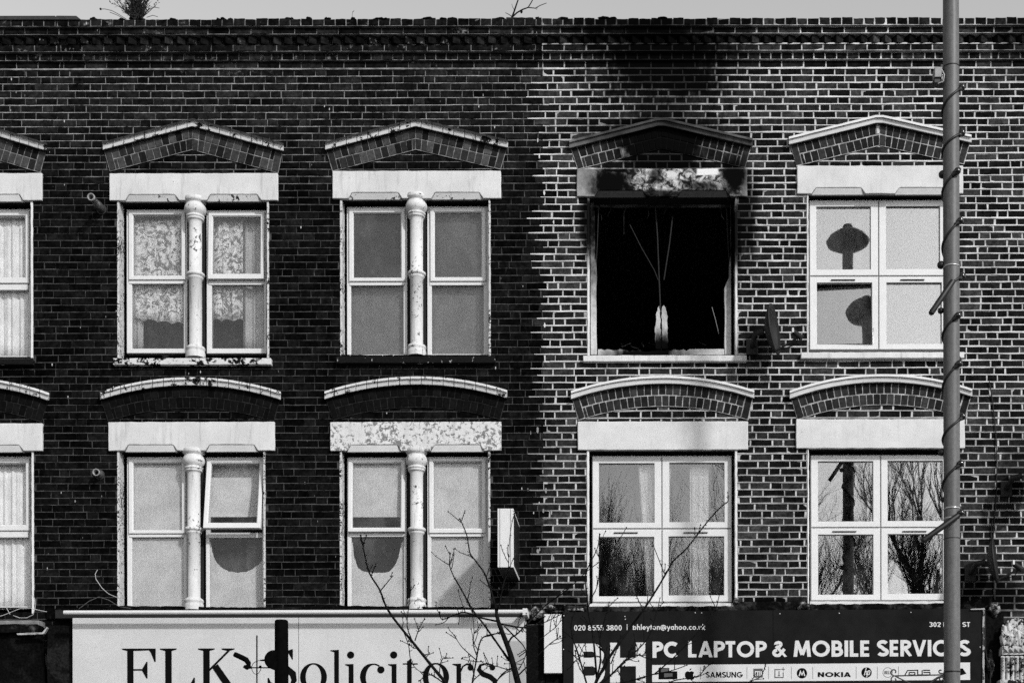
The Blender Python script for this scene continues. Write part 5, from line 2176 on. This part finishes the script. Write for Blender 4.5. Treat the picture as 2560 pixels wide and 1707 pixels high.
# supply box strapped to the shaft
bx0 = P(2340, 213, YO)
m = MB()
m.box(X(2340, YO), X(2359, YO), YO - .03, YO + .06, Z(199, YO), Z(173, YO))
m.build('supply_box', plain('box_grey', .16, .5, .2), post, bevel=.006)
m = MB()
m.box(X(2338, YO), X(2361, YO), YO - .02, YO + .07, Z(213, YO), Z(200, YO))
m.build('box_base', M_cable, post, bevel=.01)
m = MB()
m.tube([P(2359, 175, YO - .02), P(2366, 188, YO - .05), P(2364, 205, YO - .05), P(2350, 211, YO - .03)], .005, 6)
m.build('box_lead', plain('lead_pale', .3, .5), post)
m = MB()
m.box(X(2356, YO), X(2368, YO), YO - .02, YO + .02, Z(178, YO), Z(166, YO))
m.build('box_strap', M_cable, post)
for (a, c, e) in ((2361, 438, 10), (2357, 664, 10), (2356, 778, 8), (2358, 1132, 9), (2361, 1250, 7)):
    m = MB()
    m.ball(P(a, c, YO + .02), e * kz, 10, 8)
    m.build('cable_clip', M_cable, post)


# wrought iron basket bracket near the foot of the picture
def spiral(cx, cy, r0, r1, a0, a1, n=18):
    return [(cx + (r0 + (r1 - r0) * i / n) * math.cos(rad(a0 + (a1 - a0) * i / n)), cy + (r0 + (r1 - r0) * i / n) * math.sin(rad(a0 + (a1 - a0) * i / n))) for i in range(n + 1)]


br = [[(2234, 1689.5), (2300, 1688.5), (2362, 1687)], [(2236, 1689), (2230, 1684)] + spiral(2238, 1680, 8, 3, 160, 400), [(2236, 1690), (2231, 1695)] + spiral(2238, 1699, 8, 3, 200, -60),
      [(2240, 1690), (2275, 1707), (2310, 1722), (2362, 1735)], [(2362, 1690), (2348, 1694), (2334, 1703), (2318, 1718)], [(2362, 1684), (2352, 1683)] + spiral(2354, 1678.5, 5, 2.5, 90, 330), spiral(2355, 1697, 7, 3, -90, 200)]
for i, pl in enumerate(br):
    m = MB()
    m.tube([P(a, c, YO - .01) for a, c in pl], (1.7 if i not in (4,) else 3.0) * kz, 7)
    m.build('basket_bracket', M_cable, post)

# ------------------------------------------------------------------ black service post in front of the white sign
YK = -2.9
kk = (D + YK) / D * S
sp = thing('service_post', 'black flat-topped post with sensor arm and aerial before the white sign', 'post', (X(706, YK), YK, .12))
M_blk = plain('post_black', .0022, .55, .3, .0)
cx = X(706.5, YK)
m = MB()
m.lathe((cx, YK), [(17.2 * kk, .1), (16.9 * kk, Z(1660, YK)), (16.4 * kk, Z(1552, YK)), (15.6 * kk, Z(1549, YK)), (13 * kk, Z(1547.4, YK))], 30)
m.build('shaft', M_blk, sp)
m = MB()
c = P(691, 1648, YK)
m.tube([c + Vector((0, -.05, 0)), c + Vector((0, .05, 0))], 24 * kk, 24)
m.build('round_housing', M_blk, sp)
m = MB()
m.tube([P(676, 1647, YK), P(667, 1647.5, YK), P(666.9, 1647.5, YK), P(653, 1648, YK)], [4.6 * kk, 4.2 * kk, 3.0 * kk, 1.6 * kk], 12)
m.build('cable_gland', M_blk, sp)
m = MB()
m.tube([P(653, 1648, YK), P(645, 1649.5, YK), P(636, 1655, YK), P(631.5, 1664, YK), P(633, 1674, YK), P(638, 1681, YK), P(643, 1683, YK), P(649, 1680, YK), P(653.5, 1673, YK), P(655, 1666, YK)], .8 * kk, 6)
m.build('cable_loop', M_blk, sp)
m = MB()
m.tube([P(625, 1666.3, YK), P(690, 1666.6, YK)], 1.5 * kk, 8)
m.build('arm', M_blk, sp)
m = MB()
m.tube([P(645, 1586, YK), P(644.7, 1800, YK)], 1.75 * kk, 10)
m.build('aerial', M_blk, sp)
m = MB()
m.tube([P(588, 1632, YK), P(590, 1633, YK), P(606, 1640.5, YK), P(618, 1646.5, YK), P(624, 1655, YK), P(624, 1663, YK), P(622, 1667, YK)], [5 * kk, 6.5 * kk, 6.8 * kk, 7 * kk, 6.4 * kk, 4.8 * kk, 4 * kk], 14)
m.build('sensor', M_blk, sp)
m = MB()
m.prism([(X(a, YK), Z(c_, YK)) for a, c_ in [(611, 1666), (615, 1660), (628, 1660), (631, 1668), (624, 1668.5), (619, 1671.5)]], YK - .02, YK + .02)
m.build('sensor_clamp', M_blk, sp)
m = MB()
m.ball(P(653.5, 1664, YK), 3.6 * kk, 10, 7)
m.build('cable_tie', M_blk, sp)

# ------------------------------------------------------------------ street trees in front
M_bark = plain('bark_dark', .006, .9, .4, .0, scale=30)


def smooth_path(pts, sub=5):
    out = []
    n = len(pts)
    for i in range(n - 1):
        p0, p1, p2, p3 = pts[max(0, i - 1)], pts[i], pts[i + 1], pts[min(n - 1, i + 2)]
        for k in range(sub):
            t = k / sub
            out.append(.5 * ((2 * p1) + (p2 - p0) * t + (2 * p0 - 5 * p1 + 4 * p2 - p3) * t * t + (3 * p1 - p0 - 3 * p2 + p3) * t ** 3))
    out.append(pts[-1])
    return out


def branch(tree, pl, w0, w1, yd, seed, twigs=6, tl=(18, 60)):
    r = random.Random(seed)
    pts = [P(a, c, yd + r.uniform(-.06, .06)) for a, c in pl]
    pp = smooth_path(pts, 5)
    n = len(pp)
    kb = (D + yd) / D * S
    m = MB()
    rr = [max(.0016, (w0 + (w1 - w0) * (i / (n - 1)) ** .8) * kb / 2 * r.uniform(.92, 1.1)) for i in range(n)]
    m.tube(pp, rr, 7)

    def bud(p, s):
        m.ball(p, s, 6, 4, (1, 1, 1.4))
    bud(pp[-1], rr[-1] * 1.9)
    for i in range(2, n - 1):
        if r.random() < .5:       # knuckles
            d = Vector((r.uniform(-1, 1), r.uniform(-.4, .4), r.uniform(-.2, 1))).normalized()
            m.tube([pp[i], pp[i] + d * r.uniform(.012, .026)], [.0036, .002], 5)
    for k in range(twigs):
        i = r.randint(max(1, n // 5), n - 2)
        t = (pp[min(n - 1, i + 1)] - pp[i - 1]).normalized()
        side = Vector((t.z, r.uniform(-.3, .3), -t.x)) * r.choice((-1, 1))
        d = (t * r.uniform(.2, .9) + side * r.uniform(.4, 1) + Vector((0, 0, r.uniform(.1, .7)))).normalized()
        ln = r.uniform(*tl) * kb
        q = [pp[i]]
        for s_ in range(4):
            d = (d + Vector((r.uniform(-.25, .25), r.uniform(-.2, .2), r.uniform(-.08, .3)))).normalized()
            q.append(q[-1] + d * ln / 4)
        m.tube(q, [.0040, .0034, .003, .0026, .0022], 5)
        bud(q[-1], .0055)
        for s_ in (1, 2, 3):
            if r.random() < .6:
                m.tube([q[s_], q[s_] + Vector((r.uniform(-1, 1), r.uniform(-1, 1), .6)).normalized() * .014], [.003, .002], 5)
    m.build('branch', M_bark, tree)


def tree_thing(label, px, yd, trunk, w0, w1, group):
    t = thing('street_tree', label, 'tree', (X(px, yd), yd, .12), group)
    pts = [Vector((X(px, yd), yd, .1))] + [P(a, c, yd) for a, c in trunk]
    pp = smooth_path(pts, 5)
    kb = (D + yd) / D * S
    n = len(pp)
    m = MB()
    m.tube(pp, [(w0 + (w1 - w0) * i / (n - 1)) * kb / 2 for i in range(n)], 10)
    m.build('trunk', M_bark, t)
    return t


YT = -3.6
t1 = tree_thing('bare young street tree with dark stem before the white sign end', 1345, YT, [(1340, 2000), (1322, 1800), (1298, 1707), (1278, 1632), (1256, 1573), (1246, 1542), (1243, 1517)], 24, 7, 'street trees')
B_ = [
    ([(1243, 1520), (1232, 1480), (1225, 1460), (1213, 1430), (1190, 1398), (1178, 1380), (1171, 1340), (1162, 1315), (1153, 1296)], 5.5, 2.2, 5),
    ([(1244, 1530), (1253, 1505), (1257, 1480), (1262, 1455)], 5, 2, 3),
    ([(1258, 1470), (1268, 1440), (1274, 1417), (1277, 1349), (1286, 1294), (1300, 1262)], 2.6, 1.4, 4),
    ([(1276, 1650), (1244, 1604), (1210, 1556), (1186, 1525), (1149, 1459), (1138, 1441), (1127, 1411), (1129, 1382)], 6.5, 2, 8),
    ([(1247, 1552), (1201, 1542), (1186, 1535), (1162, 1529), (1143, 1534), (1120, 1544), (1106, 1545), (1102, 1529)], 5, 2, 6),
    ([(1254, 1558), (1297, 1566), (1332, 1566), (1370, 1552), (1405, 1535)], 5, 1.5, 6),
    ([(1273, 1606), (1282, 1592), (1298, 1581), (1341, 1537), (1372, 1508), (1423, 1472), (1468, 1429), (1520, 1389), (1550, 1349)], 5, 1.6, 9),
    ([(1264, 1564), (1288, 1588), (1312, 1614), (1317, 1636), (1300, 1672)], 4, 2, 5),
    ([(1178, 1740), (1183, 1707), (1193, 1651), (1201, 1610), (1213, 1590), (1251, 1581)], 4.5, 3, 8),
    ([(1196, 1640), (1186, 1610), (1188, 1575), (1185, 1540)], 3, 1.6, 3),
    ([(1193, 1648), (1157, 1615), (1139, 1586)], 3, 1.6, 3),
    ([(1290, 1670), (1272, 1672), (1245, 1664), (1222, 1664), (1205, 1650)], 3.2, 1.6, 5),
    ([(1300, 1640), (1320, 1625), (1362, 1590), (1398, 1560), (1410, 1530)], 3, 1.4, 5),
    ([(1295, 1690), (1330, 1655), (1375, 1610), (1404, 1590)], 4, 1.6, 4),
    ([(1240, 1707), (1262, 1680), (1290, 1664)], 4, 3, 3),
]
for i, (pl, a, c, tw) in enumerate(B_):
    branch(t1, pl, a, c, YT, 100 + i, tw)
t2 = tree_thing('bare street tree with a long limb leaning over the white sign', 1190, -3.3, [(1180, 1950), (1160, 1790), (1119, 1707)], 20, 9, 'street trees')
for i, (pl, a, c, tw) in enumerate([
    ([(1119, 1707), (1080, 1660), (1040, 1610), (988, 1545), (966, 1509), (952, 1472), (926, 1429), (914, 1380), (911, 1362), (919, 1337)], 9, 2, 9),
    ([(955, 1474), (968, 1458), (985, 1438)], 3, 1.6, 1), ([(1040, 1600), (1050, 1572), (1064, 1545)], 3, 1.6, 2),
    ([(1034, 1602), (1021, 1564), (1024, 1521), (1031, 1466)], 3.2, 1.6, 4), ([(1012, 1578), (1024, 1610), (1030, 1650), (1046, 1672), (1062, 1680)], 2.6, 1.6, 3),
    ([(1046, 1618), (1036, 1618), (1026, 1608)], 2.6, 1.6, 1), ([(1100, 1690), (1106, 1650), (1120, 1642)], 3, 1.6, 4), ([(1060, 1630), (1068, 1640), (1076, 1630)], 2.6, 1.6, 2),
    ([(1130, 1720), (1090, 1690), (1072, 1686), (1050, 1700)], 4, 2, 4)]):
    branch(t2, pl, a, c, -3.3, 200 + i, tw, (12, 34))
t3 = tree_thing('bare many-stemmed street tree reaching up before the dark sign', 1482, -3.8, [(1482, 2000), (1480, 1800), (1478, 1722)], 24, 12, 'street trees')
for i, (pl, a, c, tw) in enumerate([
    ([(1482, 1725), (1505, 1680), (1528, 1640), (1551, 1605), (1580, 1566), (1609, 1527), (1640, 1480), (1674, 1423), (1688, 1400), (1720, 1370), (1775, 1300), (1808, 1265), (1822, 1255), (1824, 1241)], 8, 2, 6),
    ([(1674, 1425), (1664, 1432), (1655, 1411), (1634, 1356)], 3, 1.6, 2),
    ([(1478, 1730), (1469, 1707), (1450, 1640), (1433, 1587), (1432, 1551), (1444, 1521)], 6, 2, 4),
    ([(1482, 1725), (1494, 1707), (1489, 1623), (1483, 1573), (1473, 1525), (1471, 1489), (1467, 1435), (1496, 1371), (1502, 1334)], 6.5, 1.8, 5),
    ([(1474, 1515), (1484, 1490), (1498, 1456), (1501, 1398), (1495, 1374)], 3, 1.5, 2),
    ([(1486, 1720), (1503, 1658), (1503, 1596), (1516, 1542), (1526, 1505)], 5.5, 1.8, 4),
    ([(1500, 1712), (1526, 1690), (1566, 1651), (1594, 1637), (1614, 1637), (1617, 1610)], 6, 1.8, 8),
    ([(1505, 1716), (1580, 1700), (1634, 1685), (1680, 1676), (1720, 1662)], 5, 1.8, 5),
    ([(1530, 1658), (1544, 1623), (1551, 1605)], 3.4, 1.6, 3), ([(1612, 1527), (1603, 1508), (1594, 1489)], 3, 1.6, 1),
    ([(1560, 1656), (1621, 1596), (1644, 1530), (1653, 1494)], 4, 1.6, 4), ([(1640, 1683), (1700, 1630), (1781, 1539), (1799, 1496), (1813, 1426)], 4, 1.6, 5),
    ([(1505, 1640), (1480, 1640), (1455, 1640), (1437, 1654)], 3.4, 1.6, 4), ([(1500, 1690), (1520, 1660), (1512, 1630), (1505, 1620)], 3.6, 1.8, 6),
    ([(1634, 1720), (1690, 1700), (1745, 1690), (1768, 1668), (1778, 1660)], 3.6, 1.6, 5), ([(1850, 1740), (1870, 1710), (1885, 1700), (1905, 1690), (1916, 1662)], 3.4, 1.5, 3),
    ([(1560, 1700), (1548, 1670), (1572, 1640), (1590, 1600)], 3, 1.5, 5), ([(1465, 1690), (1448, 1660), (1440, 1625)], 3, 1.5, 3)]):
    branch(t3, pl, a, c, -3.8, 300 + i, tw, (12, 42))

rl_ = random.Random(8)
for q in range(26):
    cx_ = rl_.uniform(215, 1700)
    lump('crumbled_mortar', cx_, 47 + rl_.uniform(0, 2), rl_.uniform(4, 15), rl_.uniform(2, 4.5), -.13 + rl_.uniform(-.03, .03), .03, M_pil, houses[house_at(cx_)], q + 60)
# ------------------------------------------------------------------ plants on the parapet
rp2 = random.Random(12)
M_plant = plain('plant_dark', .004, .9, .4, scale=30)
pl = thing('parapet_shrub', 'dark bushy shrub growing out of the top of the sooty parapet', 'shrub', P(347, 47, -.05))
for i in range(90):
    m = MB()
    a = rp2.gauss(0, .42)
    p = P(347 + rp2.uniform(-12, 12), 47, -.05 + rp2.uniform(-.08, .12))
    ln = rp2.uniform(.12, .42) * (1.1 - min(.7, abs(a) * .5))
    d = Vector((math.sin(a), rp2.uniform(-.25, .25), math.cos(a))).normalized()
    q = [p]
    for k in range(5):
        d = (d + Vector((rp2.uniform(-.3, .3), rp2.uniform(-.2, .2), rp2.uniform(-.1, .15)))).normalized()
        q.append(q[-1] + d * ln / 5)
    m.tube(q, [.005, .0045, .004, .0035, .003, .002], 5)
    for k in range(1, 6):
        for _ in range(3):
            c = q[k] + Vector((rp2.uniform(-.02, .02), rp2.uniform(-.02, .02), rp2.uniform(-.01, .02)))
            d2 = Vector((rp2.uniform(-1, 1), rp2.uniform(-1, 1), rp2.uniform(-.2, 1))).normalized()
            s_ = d2.orthogonal().normalized() * .007
            e = d2 * rp2.uniform(.02, .045)
            m.add([c, c + e * .5 + s_, c + e, c + e * .5 - s_], [(0, 1, 2, 3)])
    m.build('stem', M_plant, pl)
for pts in ([(322, 47), (300, 33), (285, 25), (268, 21), (257, 21)], [(318, 47), (298, 36), (280, 29)], [(372, 42), (388, 37), (400, 41)], [(362, 38), (378, 22), (392, 17), (404, 19)]):
    m = MB()
    m.tube([P(a, c, -.05) for a, c in pts], .003, 5)
    if pts[0][0] == 322:
        m.ball(P(257, 21, -.05), .012, 7, 5)
    m.build('stalk', M_plant, pl)
lump('root_ball', 349, 46, 17, 10, -.04, .08, M_plant, pl, 40)
sp2 = thing('parapet_sapling', 'thin bare sapling on the parapet where the two houses meet', 'sapling', P(1284, 46, -.06))
m = MB()
kk2 = S
m.tube([P(a, c, -.06) for a, c in [(1284, 48), (1290, 32), (1296, 14), (1303, -6), (1310, -30)]], [.012, .009, .008, .006, .004], 7)
m.build('stem', M_bark, sp2)
for pts, r0 in (([(1285, 44), (1298, 32), (1312, 24), (1326, 19), (1334, 6), (1342, -10)], .008), ([(1326, 19), (1344, 21), (1356, 14), (1372, 8)], .005), ([(1344, 21), (1347, 24), (1350, 17)], .003), ([(1286, 42), (1277, 36), (1269, 32)], .004), ([(1292, 26), (1287, 18), (1285, 10)], .003), ([(1300, 30), (1308, 27), (1310, 32)], .004)):
    m = MB()
    m.tube([P(a, c, -.06) for a, c in pts], [r0 * (1 - .5 * i / len(pts)) for i in range(len(pts))], 6)
    m.build('twig', M_bark, sp2)
m = MB()
m.ball(P(1309, 29, -.06), .018, 7, 5, (.8, .8, 1.2))
m.build('dead_leaf', M_bark, sp2)
m = MB()
m.prism(rough_edge([(X(1270, -.14), Z(48, -.14)), (X(1340, -.14), Z(47, -.14)), (X(1338, -.14), Z(44.5, -.14)), (X(1272, -.14), Z(43, -.14))], .04, .003, 77), -.14, .1)
m.build('moss_patch', M_plant, sp2)
wd = thing('parapet_weed', 'tiny wisp of weed on the sooty parapet', 'weed', P(887, 49, -.06))
m = MB()
m.tube([P(887, 50, -.06), P(886, 38, -.06), P(887, 30, -.06)], .002, 5)
m.tube([P(887, 30, -.06), P(891, 26, -.06)], [.004, .002], 5)
m.build('stalk', M_plant, wd)

# ------------------------------------------------------------------ across the street: what the panes mirror
def bare_tree(px, py_, trunk_h, crown_l, seed, label, spread=.5, trunk_r=.17, dens=1.0, lean=0.0, up=.12, lv=5, nmain=4):
    r = random.Random(seed)
    t = thing('bare_tree', label, 'tree', (px, py_, 0), 'bare trees across the street')
    tr, cr = MB(), MB()

    def grow(p, d, ln, rr, lvl):
        q = [p]
        n = 4
        for k in range(n):
            d = (d + Vector((r.uniform(-.16, .16), r.uniform(-.16, .16), r.uniform(-.04, .10) + (up if lvl else 0)))).normalized()
            q.append(q[-1] + d * ln / n)
        m = tr if lvl == 0 else cr
        m.tube(q, [rr * (1 - (.25 if lvl == 0 else .5) * k / n) for k in range(n + 1)], 8 if lvl == 0 else 5 if lvl < 3 else 3, cap=False)
        if lvl >= lv or rr < .003:
            return
        nb = nmain if lvl == 0 else max(2, int((r.randint(2, 3) + (2 if lvl in (1, 2, 3) else 0)) * dens))
        for _ in range(nb):
            k = r.randint(1 if lvl else 2, n)
            a = r.uniform(0, 6.283)
            sp_ = spread * r.uniform(.5, 1.3)
            o = d.orthogonal().normalized()
            o2 = d.cross(o)
            nd = (d + (o * math.cos(a) + o2 * math.sin(a)) * sp_).normalized()
            grow(q[k], nd, (crown_l if lvl == 0 else ln) * r.uniform(.55, .82), rr * r.uniform(.40, .56), lvl + 1)
    grow(Vector((px, py_, 0)), Vector((lean, 0, 1)).normalized(), trunk_h, trunk_r, 0)
    tr.build('trunk', M_tree, t, recalc=False)
    cr.build('crown', M_tree, t, recalc=False)


M_tree = plain('far_bark', .02, .9, .3)
bare_tree(7.2, -27, 8.2, 3.2, 1, 'slender bare tree across the street, mirrored beside the lamp post', .7, .10, 1.1, 0, .1, 5, 9)
bare_tree(10.4, -25, 9.4, 3.6, 2, 'tall forked bare tree mirrored in the panes by the lamp post', .5, .25, 1.0, .03, .12, 4, 7)
bare_tree(12.2, -28, 9, 3.6, 3, 'leaning bare tree across the street, behind the forked one', .6, .16, 1.0, -.08, .1, 5, 8)
bare_tree(9.2, -32, 8.5, 3.4, 9, 'bare tree further back behind the forked tree', .6, .13, 1.1, .02, .12, 5, 9)
bare_tree(1.1, -26, 5.6, 4.2, 4, 'fine-twigged bare tree mirrored in the middle lower window', .42, .14, 1.5, .02, .12, 5, 7)
bare_tree(2.2, -27, 5.0, 4.0, 14, 'second fine-twigged bare tree close beside the first', .42, .13, 1.5, -.05, .12, 5, 7)
bare_tree(3.6, -28, 4.9, 3.5, 5, 'low bare tree mirrored beside the net drapes', .5, .13, 1.4, 0, .1, 5, 7)
bare_tree(6.2, -30, 7.6, 3.8, 6, 'bare tree between the two taller mirrored trees', .6, .13, 1.2, .05, .1, 5, 9)
